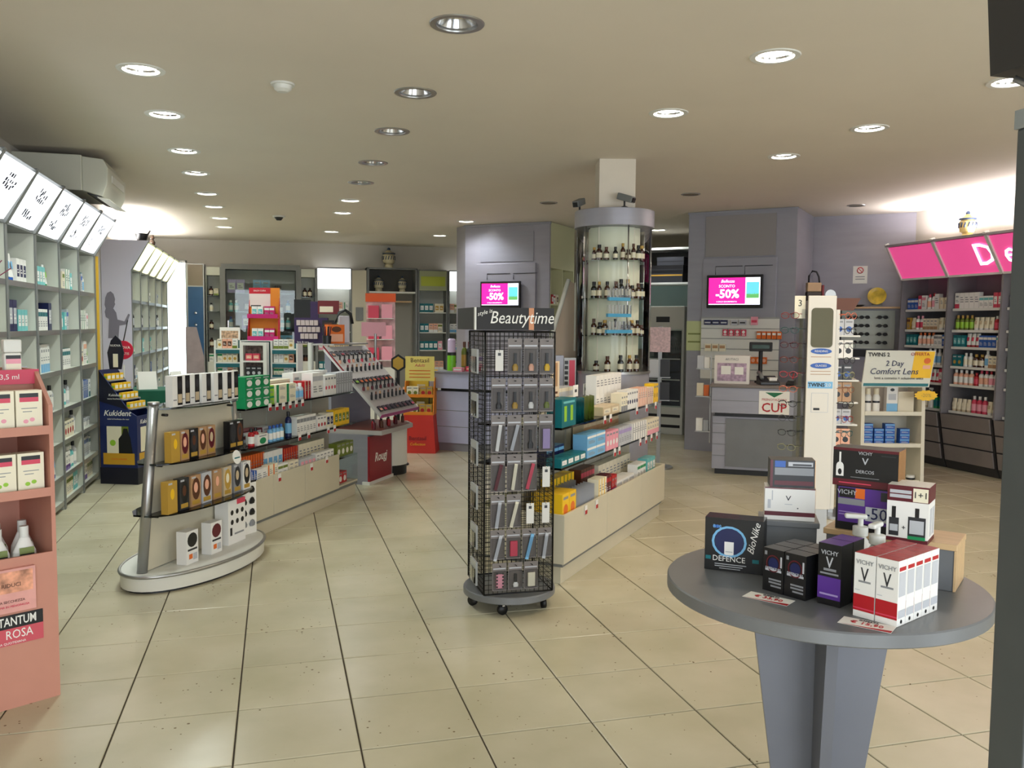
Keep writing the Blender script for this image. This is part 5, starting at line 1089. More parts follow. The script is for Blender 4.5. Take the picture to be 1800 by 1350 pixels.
# ================================================================== BACK ISLAND COUNTER WITH COUNTER DISPLAYS
def back_island():
    f=frame2((-.80,10.56),(.55,10.20)); L=1.4
    t=thing('service_counter','pale service counter behind the left island','counter',(f.x,f.y,0),f.rz)
    MB().box(0,L,.02,.6,.08,.88,M['cream_lam']).build('body',t); MB().box(-.02,L+.02,0,.62,.88,.915,M['alu_lam']).build('worktop',t,bevel=.003); MB().box(.03,L-.03,.05,.58,0,.08,M['dark']).build('plinth',t)
    r=thing('shelf_rack','white counter rack with teal shelf fronts on the service counter','shelf rack',f.w(.06,.15,.916),f.rz); tl=mat('teal_board',(20,96,104),.5)
    for x in (0,.30,.66,.96): MB().box(x,x+.02,0,.25,0,.44,M['plast']).build('upright',r)
    for x0,x1 in ((.02,.30),(.68,.96)):
        for k,z in enumerate((0.0,.17,.33)): MB().box(x0,x1,0,.25,z,z+.012,M['plast']).build('shelf',r); MB().box(x0,x1,.0,.01,z-.045 if k else .012,z if k else .04,tl).build('teal_front',r)
    MB().box(.02,.96,.25,.258,0,.44,tl).build('back_board',r); MB().box(.30,.68,.05,.25,.43,.44,M['plast']).build('bridge',r)
    f2=Frame(*f.w(.06,.15)[:2],f.rz)
    for k,z in enumerate((.93,1.10,1.262)):
        for (x0,x1,sn) in ((.03,.29,'left'),(.69,.95,'right')):
            fill(f2,x0,x1,z,.03,[B('white','olive','foot'),B('ivory','green','band'),B('peach','brown','label'),B('white','grey','plain'),B('cream','gold','spot')],f'on {ORD[2-k]} shelf, {sn} side of teal rack',3,.11,.95)
    p=thing('picture_stand','white picture card of faces standing on the teal rack','card',f2.w(.15,.12,1.357),f.rz); MB().box(-.12,.12,0,.01,0,.15,M['paper']).build('card',p); MB().box(-.1,.1,-.001,0,.02,.11,mat('portrait_grid',(190,160,130),.6,noise=.7,nscale=35)).build('picture',p); MB().box(-.1,.1,.01,.05,0,.004,M['paper']).build('foot',p)
    # white framed stand in front
    p=thing('frame_stand','white framed two tier counter stand before the teal rack','counter stand',f.w(.40,.02,.916),f.rz)
    for x in (0,.27): MB().box(x,x+.04,0,.11,0,.42,M['plast']).build('side',p)
    for z in (0,.19,.385): MB().box(.04,.27,0,.11,z,z+.02 if z<.3 else z+.035,M['plast']).build('shelf',p)
    MB().box(.04,.27,.1,.11,0,.42,mat('stand_picture',(120,105,100),.6,noise=.6,nscale=30)).build('picture_back',p)
    f3=Frame(*f.w(.40,.02)[:2],f.rz); run(f3,.06,.916+.021,.02,B('charcoal','silver','spot',.06,.04,.12),3,'in white framed stand, bottom tier'); run(f3,.06,.916+.211,.02,B('rose','peach','label',.08,.05,.08),2,'in white framed stand, top tier')
    # orange and red counter display on top of the rack
    p=thing('counter_display','tall orange and red counter display with white packs and header','counter display',f2.w(.37,.08,1.357),f.rz); og=mat('orange_card',(222,130,30),.5); rd=mat('red_card',(196,24,44),.5)
    MB().box(0,.36,.09,.1,0,.62,og).build('back_board',p); MB().box(0,.25,.085,.09,.40,.55,mat('header_print',(226,206,200),.6)).box(0,.25,.085,.09,.55,.62,rd).box(.02,.14,.084,.085,.385,.415,pm('black')).build('header_print',p)
    for z in (0.0,.26): MB().box(0,.36,0,.09,z,z+.01,og).build('tray',p); MB().box(0,.36,-.004,0,z,z+.05,mat('magenta_lip',(196,24,110),.5)).build('tray_lip',p)
    for s in (0,.355): MB().prism_x([(0,0),(.09,0),(.09,.5),(0,.05)],s,s+.005,rd).build('side_wall',p)
    f4=Frame(*f2.w(.37,.08)[:2],f.rz); 
    for z,nm in ((1.357+.0105,'lower'),(1.357+.2705,'upper')): run(f4,.05,z,.01,B('white','aqua','label',.065,.05,.13),2,f'in {nm} tray of orange display'); run(f4,.2,z,.01,B('magenta','white','band',.055,.05,.13),2,f'in {nm} tray of orange display')
    text('SALDI CURA',.026,M['paper'],p,(.125,.084,.585))
    # purple lens display on white pole
    p=thing('display_board','dark purple display board with rows of small packs on a white pole','display board',(.35,9.34,0),R(-15)); pu=mat('purple_board',(50,28,74),.45)
    MB().lathe([(0,0),(.15,0),(.15,.015),(.03,.03),(.03,1.36)],M['plast'],16).build('pole',p); MB().box(-.17,.18,0,.05,1.35,1.62,pu).build('board',p)
    MB().box(-.17,0,0,.03,1.62,1.81,M['black']).box(0,.08,0,.03,1.62,1.79,pu).build('header_board',p); h=MB().box(.08,.30,-.01,.01,1.66,1.80,mat('wine_board',(110,26,32),.5)).build('wine_board',p); MB().box(.1,.24,-.011,-.01,1.68,1.74,pm('cream')).build('wine_print',h)
    for r_ in range(3):
        for q in range(5-r_//2): MB().box(-.14+r_*.02+q*.046,-.1+r_*.02+q*.046,-.03,0,1.40+.07*(2-r_),1.455+.07*(2-r_),mat('lens_pack',(196,180,176),.4)).build('lens_pack',p)
    for (x,z,lab) in ((.13,1.50,'a'),(.14,1.40,'b')): MB().box(x,x+.12,-.03,0,z,z+.095,M['dark']).build('dark_pack',p); MB().box(x+.02,x+.1,-.031,-.03,z+.02,z+.07,pm('brown' if lab=='a' else 'charcoal')).build('pack_print',p)
    text('lens & care',.028,M['paper'],p,(-.08,-.001,1.365))
back_island()
# ================================================================== COSMETICS TESTER STAND
def tester_stand():
    T=(.972,8.306); rz=R(58); f=Frame(T[0],T[1],rz)
    t=thing('make_up_stand','make-up tester stand with red front panel and sloping trays','display stand',(T[0],T[1],0),rz); g=mat('stand_grey',(176,172,168),.45)
    MB().box(-.0,.85,.15,.7,0,.49,M['alu_lam']).build('carcass',t); 
    rp=MB().box(.0,.5,.13,.15,.03,.47,mat('stand_red',(140,20,34),.4)).build('red_panel',t); text('Rougj',.12,M['paper'],rp,(.25,.128,.25),shear=.2,bold=.002); MB().box(-.02,.53,.12,.2,0,.03,M['plast']).build('foot_plate',t)
    MB().lathe([(0,.1),(.2,.1),(.2,.49),(0,.49)],M['plast'],28,.72,.27).build('white_drum',t); MB().lathe([(0,0),(.195,0),(.195,.1),(0,.1)],M['black'],28,.72,.27).build('drum_foot',t)
    MB().prism([(0,0),(.75,.0),(.95,.15),(.95,.62),(0,.62)],.49,.53,g).build('tray_deck',t); MB().prism([(.03,.03),(.74,.03),(.92,.17),(.92,.6),(.03,.6)],.53,.534,mat('deck_brown',(110,50,36),.5)).build('deck_mat',t)
    # sloping tiers
    MB().prism_x([(.02,.66),(.30,.95),(.30,.99),(.0,.685)],0,.9,g).build('lower_tier',t); MB().prism_x([(-.005,.66),(.02,.655),(.0,.69),(-.01,.69)],0,.9,mat('magenta_edge',(150,50,110),.4)).build('tier_edge',t)
    MB().prism_x([(.30,.95),(.62,1.29),(.62,1.33),(.30,.99)],0,.9,mat('upper_tier_white',(224,222,220),.45)).build('upper_tier',t); MB().prism_x([(.30,.99),(.62,1.33),(.62,1.345),(.30,1.005)],-.012,0,mat('stand_red',(140,20,34))).build('red_edge',t)
    MB().box(.02,.88,.55,.62,.53,1.28,M['alu_lam']).build('rear_post',t)
    fw=Frame(T[0],T[1],rz)
    def slope(y): return .685+(y)*(1.0167)
    rr=random.Random(5); cols=['black','charcoal','wine','brown','peach','rose','tan','black','orange','lime','magenta']
    n=0; rowl=['front','second','third','fourth','fifth','sixth','back']
    for r_ in range(7):
        y=.05+r_*.085; z=slope(y)+.004
        for k in range(9):
            col=rr.choice(cols[:8] if r_!=3 else ['lime','orange','red','lime']); x=.06+k*.095
            me=MESH.get(('test',col,r_%3))
            if not me:
                b=MB()
                if r_%3==0: b.box(-.03,.03,-.03,.03,0,.014,pm('charcoal')).box(-.024,.024,-.024,.0,.0141,.016,pm(col))
                elif r_%3==1: b.lathe([(0,0),(.012,0),(.012,.05),(.009,.05),(.009,.075),(0,.08)],pm('black'),8,mats=[pm('black'),pm('black'),pm('black'),pm(col),pm(col)])
                else: b.lathe([(0,0),(.014,0),(.014,.035),(.008,.04),(.008,.085),(0,.085)],pm(col),8,mats=[pm(col),pm(col),pm('black'),pm('black'),pm('black')])
                me=b.mesh('tester'); MESH[('test',col,r_%3)]=me
            nm=('compact','lipstick','nail_polish')[r_%3]
            o=ob(nm,me,None,fw.w(x,y,z-.002),0,0,(0,0,rz)); o.rotation_euler=Matrix.Rotation(rz,4,'Z').to_3x3().to_4x4().to_euler(); o.rotation_euler=(Matrix.Rotation(rz,4,'Z')@Matrix.Rotation(R(45),4,'X')).to_euler() if r_%3==0 else (0,0,rz)
            tag(o,f'{OW[k]} {col} {nm.replace("_"," ")} tester, {rowl[r_]} row of the sloping make-up stand',nm.replace('_',' '),f'{rowl[r_]} row testers on make-up stand')
    for k in range(9):
        put(bottle(.09,.017,('wine','red','brown')[k%3],'black',None),'nail_polish',f'{OW[k]} polish bottle, {("wine","red","brown")[k%3]}, on the deck of the make-up stand','nail polish',fw.w(.08+k*.085,.12+.05*(k%2),.535),rz,f'{("wine","red","brown")[k%3]} polish bottles on make-up deck')
    MB().box(.1,.85,.56,.8,1.345,1.36,g).build('top_board',t)
    put(carton(.18,.08,.19,'orange',{'F':[('r',.1,.9,.1,.5,'peach'),('e',.5,.75,.3,.15,'brown')]}),'carton','orange carton with peach print on top of make-up stand','carton',fw.w(.30,.66,1.361),rz-.6)
    hb=thing('headband_stand','white display head with black loop on top of make-up stand','display head',fw.w(.55,.68,1.361),rz-.7); MB().box(-.06,.06,0,.03,0,.28,mat('pale_head',(206,200,206),.5)).build('panel',hb,bevel=.01); MB().tube([(-.1,-.02,.0),(-.11,-.02,.2),(-.07,-.02,.31),(.0,-.02,.34),(.06,-.02,.3),(.08,-.02,.2)],.016,M['black'],8).build('loop',hb)
    bp=thing('brush_pot','dark pot of make-up brushes on top of make-up stand','brush pot',fw.w(.14,.66,1.361),0); MB().lathe([(0,0),(.04,0),(.045,.08),(.04,.08),(.035,.01),(0,.01)],M['dark'],14).build('pot',bp)
    for q in range(6): MB().tube([(.015*math.cos(q),.015*math.sin(q),.012),(.04*math.cos(q),.04*math.sin(q),.17)],.007,pm('black' if q%2 else 'wine'),6).build('brush',bp)
    m=thing('table_mirror','hexagonal black framed mirror sign on a black stem behind the make-up stand','mirror',(1.30,9.55,0),R(-20))
    hx=[(.09*math.cos(2*PI*i/6+PI/6),.1*math.sin(2*PI*i/6+PI/6)+1.13) for i in range(6)]
    MB().prism_y(hx,0,.02,M['black']).build('frame',m); MB().prism_y([(x*.75,(z-1.13)*.75+1.13) for x,z in hx],-.002,0,mat('gold_print',(200,160,60),.4)).build('print',m); MB().lathe([(0,0),(.12,0),(.12,.015),(.018,.03),(.018,1.04)],M['black'],14).build('stem',m)
    # bag stand and bright card stand behind
    k=thing('bag_stand','grey pole stand with pink header card beside the make-up stand','stand',(1.10,10.0,0),R(-15))
    MB().lathe([(0,0),(.14,0),(.14,.015),(.015,.03),(.015,1.45)],M['alu'],14).build('pole',k); MB().box(-.16,.12,-.005,.005,1.42,1.58,mat('pale_pink_card',(222,160,172),.6)).build('header_card',k)
    k=thing('poster_stand','orange headed display of pinkish packs far behind the make-up stand','counter display',(1.52,13.2,0),R(-10)); 
    MB().box(-.22,.22,0,.25,0,.9,M['white_lam']).build('plinth_box',k); MB().box(-.22,.22,.2,.22,.9,1.98,mat('pink_poster2',(216,180,180),.6,noise=.3,nscale=9)).build('poster',k); MB().box(-.23,.23,.18,.23,1.9,2.03,mat('orange_head',(232,96,36),.5)).build('header',k)
    for z in (1.0,1.32,1.64): MB().box(-.2,.2,.05,.2,z,z+.01,M['plast']).build('tray',k); MB().box(-.18,-.02,.07,.15,z+.01,z+.2,pm('rose')).build('pack_block',k); MB().box(.02,.18,.07,.15,z+.01,z+.22,pm('pink')).build('pack_block',k)
tester_stand()
# ================================================================== CARDBOARD SWEETS DISPLAY BY THE LEFT TILL
def sweets_display():
    A=(1.47,10.46); rz=R(-19); f=Frame(A[0],A[1],rz); w=.40; D=.34
    t=thing('floor_display','yellow and red cardboard floor display of sweets beside the left counter','floor display',(A[0],A[1],0),rz)
    yl=mat('yellow_card',(238,206,72),.5,noise=.03); rd=mat('red_base_card',(206,44,30),.5); og=mat('orange_edge',(236,140,30),.5)
    MB().hexa([(-.02,-.06,0),(w+.02,-.06,0),(w+.02,D,0),(-.02,D,0),(.02,.0,.46),(w-.02,.0,.46),(w-.02,D,.46),(.02,D,.46)],rd).build('base',t)
    for x in (.015,w-.027): MB().prism_x([(0,.46),(D,.46),(D,1.0),(.1,.86)],x,x+.012,og).build('side_wall',t)
    MB().box(.02,w-.02,D-.012,D,.46,1.0,yl).build('back_board',t)
    for z in (.46,.67): MB().box(.027,w-.027,.0 if z<.5 else .05,D-.012,z,z+.012,yl).build('tray',t); MB().box(.027,w-.027,-.002 if z<.5 else .048,.0 if z<.5 else .05,z-.0,z+.04,og).build('tray_lip',t)
    hb=MB().box(.02,w-.02,.1,.112,.87,1.17,mat('header_cream',(236,218,120),.5)).build('header_board',t); text('Bentasil',.075,pm('brown'),hb,(.2,.099,1.12)); text('Adulti',.05,pm('rose'),hb,(.2,.099,1.06),shear=.2)
    for k in range(3): MB().box(.07,w-.07,.098,.1,.91+k*.04,.92+k*.04,pm('orange')).build('print_line',hb)
    bl=text('Bentasil',.07,pm('wine'),t,(.2,-.052,.18),rot=(R(83),0,0)); text('Collection',.045,pm('yellow'),t,(.2,-.058,.11),rot=(R(83),0,0),shear=.2)
    for z,y0,nm in ((.473,.01,'lower'),(.683,.06,'upper')):
        run(f,.045,z,y0,B('ivory','olive','spot',.07,.06,.12),2,f'in {nm} tray of sweets display'); run(f,.21,z,y0,B('gold','red','spot',.075,.06,.12),2,f'in {nm} tray of sweets display')
        put(pouch(.1,.14,'cream','gold'),'pouch',f'cream pouch behind packs in {nm} tray of sweets display','pouch',f.w(.2,y0+.14,z),rz)
sweets_display()
# ================================================================== EYEWEAR RACK, LENS STAND, RIGHT CORNER
def eyewear_rack():
    c=(3.50,5.06); rz=R(-20); f=Frame(c[0],c[1],rz)
    t=thing('eyewear_rack','tall white reading glasses rack with mirror and rows of spectacles','eyewear rack',(c[0],c[1],0),rz); wp=mat('rack_white',(226,220,208),.4)
    MB().lathe([(0,0),(.26,0),(.26,.03),(0,.03)],M['grey_lam'],28).build('base',t)
    MB().box(-.09,.09,-.10,-.085,.35,1.77,wp).build('front_panel',t,bevel=.004)
    MB().box(-.075,.075,-.085,.085,.03,1.74,M['alu']).build('core',t)
    mm=[]; 
    for (cx,cz,a0) in ((.045,1.665,0),(-.045,1.665,90),(-.045,1.455,180),(.045,1.455,270)):
        for k in range(5): a=R(a0+k*22.5); mm.append((cx+.025*math.cos(a),cz+.025*math.sin(a)))
    MB().prism_y(mm,-.103,-.1,M['mirror']).build('mirror',t)
    for z,s in ((1.405,'READING'),(1.31,'GLASSES')):
        o=MB().lathe([(0,0),(.068,0),(.068,.002),(0,.002)],pm('blue'),24,sy=.28).build('oval_badge',t,(0,-.1,z),0,0,(R(90),0,0)); text(s,.02,M['paper'],t,(0,-.103,z))
    for z in (1.37,1.275,1.255): MB().box(-.065,.065,-.1012,-.1,z-.004,z,pm('tan')).build('print_line',t)
    q=MB().box(-.08,.08,-.1015,-.1,1.16,1.205,pm('sky')).build('brand_strip',t); text('TWINS',.034,M['black'],q,(-.025,-.1018,1.182),bold=.001); text('2.0',.03,M['paper'],q,(.05,-.1018,1.182))
    MB().box(-.055,.055,-.1012,-.1,1.0,1.13,pm('silver')).box(-.052,.052,-.1016,-.1012,1.003,1.127,wp).box(-.04,.0,-.102,-.1016,1.015,1.03,M['black']).build('info_label',t)
    MB().lathe([(0,0),(.035,0),(.035,.004),(0,.004)],M['alu'],16).build('top_badge',t,(.05,-.09,1.775),0,0,(R(90),0,0)); MB().box(-.17,-.1,-.06,-.055,1.62,1.77,pm('ivory')).build('header_card',t); text('3',.06,M['black'],t,(-.135,-.061,1.72))
    # side display blades
    for sx in (-1,1): MB().box(sx*.11-.012,sx*.11+.012,-.07,.09,.35,1.68,M['clear'] if sx<0 else wp).build('side_rail',t)
    cols=[('red',(150,40,30)),('teal',(40,90,90)),('wine',(90,20,34)),('brown',(120,50,40)),('rose',(190,70,80)),('orange',(214,110,80)),('black',(20,20,22)),('grey',(90,92,95)),('charcoal',(40,42,46)),('olive',(150,150,110)),('copper',(150,90,60)),('black',(20,20,22))]
    def specs(col,rgb):
        k=('spec',col)
        if k in MESH: return MESH[k]
        fm=mat('frame_'+col,rgb,.3); out=[]
        b=MB()
        for sx in (-1,1):
            pts=[(sx*.034+.027*math.cos(2*PI*i/18),0,.020*math.sin(2*PI*i/18)) for i in range(18)]; b.tube(pts,.0022,fm,6,True)
        b.tube([(-.009,0,.006),(0,-.002,.010),(.009,0,.006)],.002,fm,6); fr_m=b.mesh('front_rim')
        b=MB()
        for sx in (-1,1): b.tube([(sx*.062,0,.010),(sx*.066,.02,.010),(sx*.066,.11,.008),(sx*.064,.14,-.012)],.0022,fm,6)
        tm=b.mesh('temples'); b=MB()
        for sx in (-1,1): b.add([(sx*.034+.026*math.cos(2*PI*i/18),.0005,.019*math.sin(2*PI*i/18)) for i in range(18)],[tuple(range(18))],M['glass'])
        MESH[k]=(fr_m,tm,b.mesh('lens')); return MESH[k]
    n=['top','second','third','fourth','fifth','sixth','seventh','eighth','ninth','tenth','eleventh']
    for i in range(11):
        z=1.64-i*.098
        for side,sx in (('left',-1),('right',1)):
            col,rgb=cols[(i+(0 if sx<0 else 5))%12]
            a,b_,c_=specs(col,rgb)
            g=thing('reading_glasses',f'{col} reading glasses, {n[i]} pair down the {side} side of eyewear rack','glasses',f.w(sx*.195,-.05 if sx<0 else -.06,z),rz+(R(-35) if sx<0 else R(40)),'spectacles on the eyewear rack')
            ob('front_rim',a,g); ob('temples',b_,g); ob('lens',c_,g)
            MB().tube([(0,.0,.011),(-sx*.06,.07,.011)],.003,M['clear'],6).build('hook',t,f.w(0,0)[:0] or (sx*.195,-.05,z-.0),(R(-35) if sx<0 else R(40)))
    k=thing('handbag','small dark handbag with wine panel on top of the eyewear rack shelf','bag',(5.50,8.10,0),R(-35)) if 0 else None
eyewear_rack()
def corner():
    f=frame2((6.72,9.80),(7.58,9.03)); L=1.15
    # bracket shelf with plates, mirror board with sunglasses
    t=thing('sunglasses_board','pale glass board with hanging sunglasses under a shelf in the right corner','display board',f.w(.34,-.02),f.rz)
    MB().box(0,.62,-.02,0,1.3,1.78,mat('board_glass',(200,206,196),.2)).build('board',t); MB().box(-.05,.7,-.25,.0,1.80,1.822,M['wood']).build('shelf',t); MB().box(-.02,.68,-.03,0,1.2,1.29,M['dark']).build('lower_rail',t); MB().box(-.04,0,-.05,.0,1.2,1.8,M['dark']).build('side_post',t)
    sg=MB(); 
    for sx in (-1,1): sg.lathe([(0,-.004),(.026,-.004),(.028,0),(.026,.004),(0,.004)],M['black'],14,sx*.034,0,sy=.8)
    sg.box(-.012,.012,-.003,.006,-.002,.002,M['black']); sgm=sg.mesh('sunglass_lens')
    tb=MB()
    for s in (-1,1): tb.tube([(s*.062,.01,0),(s*.066,.012,-.1),(s*.06,0,-.13)],.003,M['black'],6)
    tbm=tb.mesh('sunglass_arms')
    k=0
    for i,x in enumerate((.13,.27,.48)):
        for j in range(4):
            p=f.w(.34+x,-.06 if i<2 else -.08,1.38+j*.105); g=thing('sunglasses',f'black sunglasses, {("left","middle","right")[i]} column, {("lowest","second","third","topmost")[j]} on corner board','sunglasses',p,f.rz,'sunglasses on the corner board')
            o=ob('lenses',sgm,g,(0,0,0),0,0,(R(90),0,0)); ob('arms',tbm,g,(0,.01,0),0,0,(R(-90),0,0))
            MB().tube([(x,-.02,1.38+j*.105),(x,-.035,1.38+j*.105)],.006,M['plast'],6).build('peg',t)
    d=thing('plate_display','round yellow and white plate on a grey stand on the corner shelf','plate',f.w(.75,-.16,1.823),f.rz)
    MB().lathe([(0,0),(.08,.002),(.11,.015),(.108,.02),(.07,.008),(0,.006)],mat('plate_glaze',(206,176,60),.3,noise=.5,nscale=8),24).build('plate',d,(0,.02,.13),0,0,(R(75),0,0)); MB().prism_x([(-.04,0),(.08,0),(.07,.1),(.06,.1),(.04,.02),(-.04,.02)],-.06,.06,M['grey_frame']).build('easel',d); 
    d=thing('dark_tray','dark oval dish left of the yellow plate on the corner shelf','dish',f.w(.5,-.14,1.823),f.rz); MB().lathe([(0,0),(.07,0),(.11,.02),(.105,.022),(.06,.008),(0,.008)],M['dark'],22,sy=.7).build('dish',d); MB().lathe([(.105,.021),(.113,.026),(.108,.028)],M['grey_frame'],22,sy=.7).build('rim',d)
    s=thing('notice','small white no smoking notice with red ring on the corner panel','notice',f.w(.45,-.002,2.12),f.rz)
    MB().box(0,.17,-.003,0,0,.22,M['paper']).build('sheet',s); MB().tube([(.085+.035*math.cos(2*PI*i/20),-.004,.165+.035*math.sin(2*PI*i/20)) for i in range(20)],.006,pm('red'),6,True).build('ring',s); MB().box(-.04,.04,-.005,-.003,-.004,.004,pm('red')).build('slash',s,(.085,0,.165),0,0,(0,R(45),0)); MB().box(.03,.14,-.0036,-.003,.05,.06,pm('grey')).box(.03,.14,-.0036,-.003,.08,.09,pm('grey')).build('print',s)
    # handbag and pouch shelf on the flank of the right till cabinet
    g=frame2((5.94,9.05),(6.72,9.80))
    t=thing('flank_shelf','short glass shelf on the right flank of the till cabinet','shelf',g.w(.2,-.0),g.rz); MB().box(0,.5,-.26,-.002,1.86,1.872,M['green_glass']).build('glass',t); MB().box(.05,.09,-.2,-.002,1.82,1.858,M['steel']).box(.41,.45,-.2,-.002,1.82,1.858,M['steel']).build('bracket',t)
    b=thing('handbag','dark and tan handbag with black looped handle on the flank shelf','bag',g.w(.36,-.13,1.873),g.rz-R(60))
    MB().box(-.09,.09,-.04,.04,0,.12,mat('bag_dark',(50,40,30),.5)).build('body',b,bevel=.012); MB().box(-.085,.085,-.038,.038,.12,.23,mat('bag_tan',(200,170,130),.6)).build('upper_body',b,bevel=.01); MB().box(.092,.115,-.04,.04,0,.2,mat('bag_wine',(130,30,36),.5)).build('side_pocket',b)
    MB().tube([(-.06,0,.22),(-.06,0,.31),(-.02,0,.37),(.03,0,.36),(.06,0,.30),(.07,0,.22)],.011,M['black'],8).build('handle',b)
    # small shelf stands between rack and lens stand
    t=thing('accessory_stand','grey stepped accessory stand with glasses cases right of the eyewear rack','stand',(4.42,6.10,0),R(-22))
    MB().box(-.02,.02,.1,.14,0,1.72,M['alu']).build('post',t); MB().lathe([(0,0),(.2,0),(.2,.02),(0,.02)],M['alu'],20,0,.12).build('base',t); cc=[('sky',.13),('peach',.14),('silver',.12),('tan',.16),('charcoal',.12),('white',.14),('silver',.13)]
    for i,(cl,h) in enumerate(cc):
        z=.42+i*.18; MB().box(-.13,.15,-.06,.1,z-.012,z,M['plast']).build('tray',t)
        ff=Frame(4.42,6.10,R(-22)); run(ff,-.12,z+.001,-.05,B(cl,'black' if i%2 else 'blue','spot',.07,.05,h),3,f'on {ORD[6-i]} tray of accessory stand')
    MB().hexa([(-.12,-.02,1.70),(.1,-.02,1.70),(.1,0,1.70),(-.12,0,1.70),(-.17,-.04,1.80),(.15,-.04,1.80),(.15,-.02,1.80),(-.17,-.02,1.80)],mat('header_brown',(110,70,56),.5)).build('header',t)
corner()
def lens_stand():
    A=(5.63,7.36); B_=(6.26,7.19); f=frame2(A,B_); w=.64; rz=f.rz; D=.36
    t=thing('lens_solution_stand','white floor stand of lens solutions with slanted Comfort Lens header','floor display',(A[0],A[1],0),rz); wp=mat('stand_white',(226,220,200),.45)
    for x in (0,w-.035): MB().prism_x([(0,0),(D,0),(D,1.05),(.04,1.0)],x,x+.035,wp).build('side_panel',t)
    MB().box(.035,w-.035,D-.012,D,0,1.0,mat('stand_back',(206,200,184),.5)).build('back_panel',t)
    for z in (.03,.40,.72): MB().box(.035,w-.035,.03,D-.012,z-.02,z,wp).build('shelf',t); MB().box(.035,w-.035,.02,.03,z-.03,z+.01,wp).build('shelf_lip',t)
    hd=MB().hexa([(-.03,-.03,.98),(w+.0,-.03,.98),(w+.0,-.015,.98),(-.03,-.015,.98),(.03,.02,1.34),(w+.08,.02,1.34),(w+.08,.035,1.34),(.03,.035,1.34)],mat('header_white',(220,222,210),.5)).build('header_board',t)
    def hp(u,v,e=.002): # point on header face
        return (-.03+.06*v+u*(w+.03+.02*v),-.03+.05*v-e,.98+.36*v)
    def hq(u0,u1,v0,v1,c,nm,e=.002): return MB().add([hp(u0,v0,e),hp(u1,v0,e),hp(u1,v1,e),hp(u0,v1,e)],[(0,1,2,3)],c).build(nm,hd)
    hq(.70,.99,.25,.98,pm('yellow'),'yellow_patch'); hq(.02,.98,.02,.10,pm('teal'),'teal_strip'); 
    MB().add([hp(.9+.05*math.cos(2*PI*i/14),.72+.08*math.sin(2*PI*i/14),.004) for i in range(14)],[tuple(range(14))],pm('orange')).build('orange_dot',hd); hq(.85,.96,.5,.6,pm('peach'),'orange_dot',.004)
    rt=(R(82),0,R(0))
    text('TWINS 2',.055,M['black'],hd,(.15,-.03+.05*.88-.006,.98+.36*.88),rot=rt,bold=.001); text('2 Day',.075,pm('navy'),hd,(.30,-.03+.05*.64-.006,.98+.36*.64),rot=rt,shear=.2); text('Comfort Lens',.085,pm('navy'),hd,(.29,-.03+.05*.42-.006,.98+.36*.42),rot=rt,shear=.3); text('lenti a contatto + soluzione unica',.036,pm('charcoal'),hd,(.34,-.03+.05*.24-.006,.98+.36*.24),rot=rt); text('OFFERTA',.045,pm('red'),hd,(.56,-.03+.05*.9-.006,.98+.36*.9),rot=rt)
    for i in range(2):
        k=thing('solution_bottle',('white lens solution bottle at left end of lens stand','white lens solution bottle second from left on lens stand')[i],'bottle',f.w(.09+i*.085,.1,.721),rz,'lens solution bottles')
        MB().lathe([(0,0),(.033,0),(.035,.01),(.035,.15),(.024,.175)],M['paper'],16).build('body',k); MB().lathe([(.026,.175),(.026,.235),(0,.24)],mat('bottle_cap_cream',(236,226,196),.4),14).build('cap',k); MB().lathe([(.0355,.09),(.0355,.11)],pm('charcoal'),16).build('label',k)
    put(carton(.11,.07,.30,'white',{'F':[('r',0,1,0,.28,'sky'),('r',.15,.85,.88,.94,'charcoal'),('e',.5,.74,.2,.05,'black'),('r',.15,.85,.4,.6,'silver')]}),'solution_carton','tall white carton with pale blue foot on lens stand','carton',f.w(.33,.12,.721),rz)
    put(carton(.16,.06,.20,'ivory',{'F':[('r',.05,.95,.05,.95,'cream')]}),'solution_carton','plain ivory carton on right of the lens stand top shelf','carton',f.w(.49,.16,.721),rz)
    bl=B('blue','sky','band',.095,.08,.05)
    me=product(bl)[0]
    for (x,nz,lab) in ((.09,4,'left'),(.2,3,'second'),(.31,4,'third'),(.46,3,'right')):
        for k in range(nz): put(me,'lens_box',f'blue lens carton, {OW[k]} from bottom, {lab} pile on the lens stand','carton',f.w(x,.1,.401+k*.0505),rz+random.uniform(-.03,.03),f'blue lens cartons, {lab} pile')
    k=thing('lens_case','small white round lens case at the bottom of lens stand','lens case',f.w(.56,.12,.031),rz); MB().lathe([(0,0),(.04,0),(.04,.02),(0,.02)],M['dark'],16).build('case',k); MB().lathe([(0,.02),(.042,.02),(.042,.045),(0,.045)],M['plast'],16).build('lid',k)
    s=thing('star_flag','yellow scalloped price flag clipped to right side of lens stand','price flag',f.w(w-.04,-.06,.90),rz); pts=[]
    for i in range(24): r_=1 if i%2 else .86; pts.append((.12*r_*math.cos(2*PI*i/24),.055*r_*math.sin(2*PI*i/24)))
    MB().prism_y(pts,0,.004,pm('yellow')).build('flag',s); text('-20%',.05,pm('gold'),s,(0,-.001,0)); MB().box(-.01,.01,.004,.06,-.02,.0,M['clear']).build('clip',s)
lens_stand()
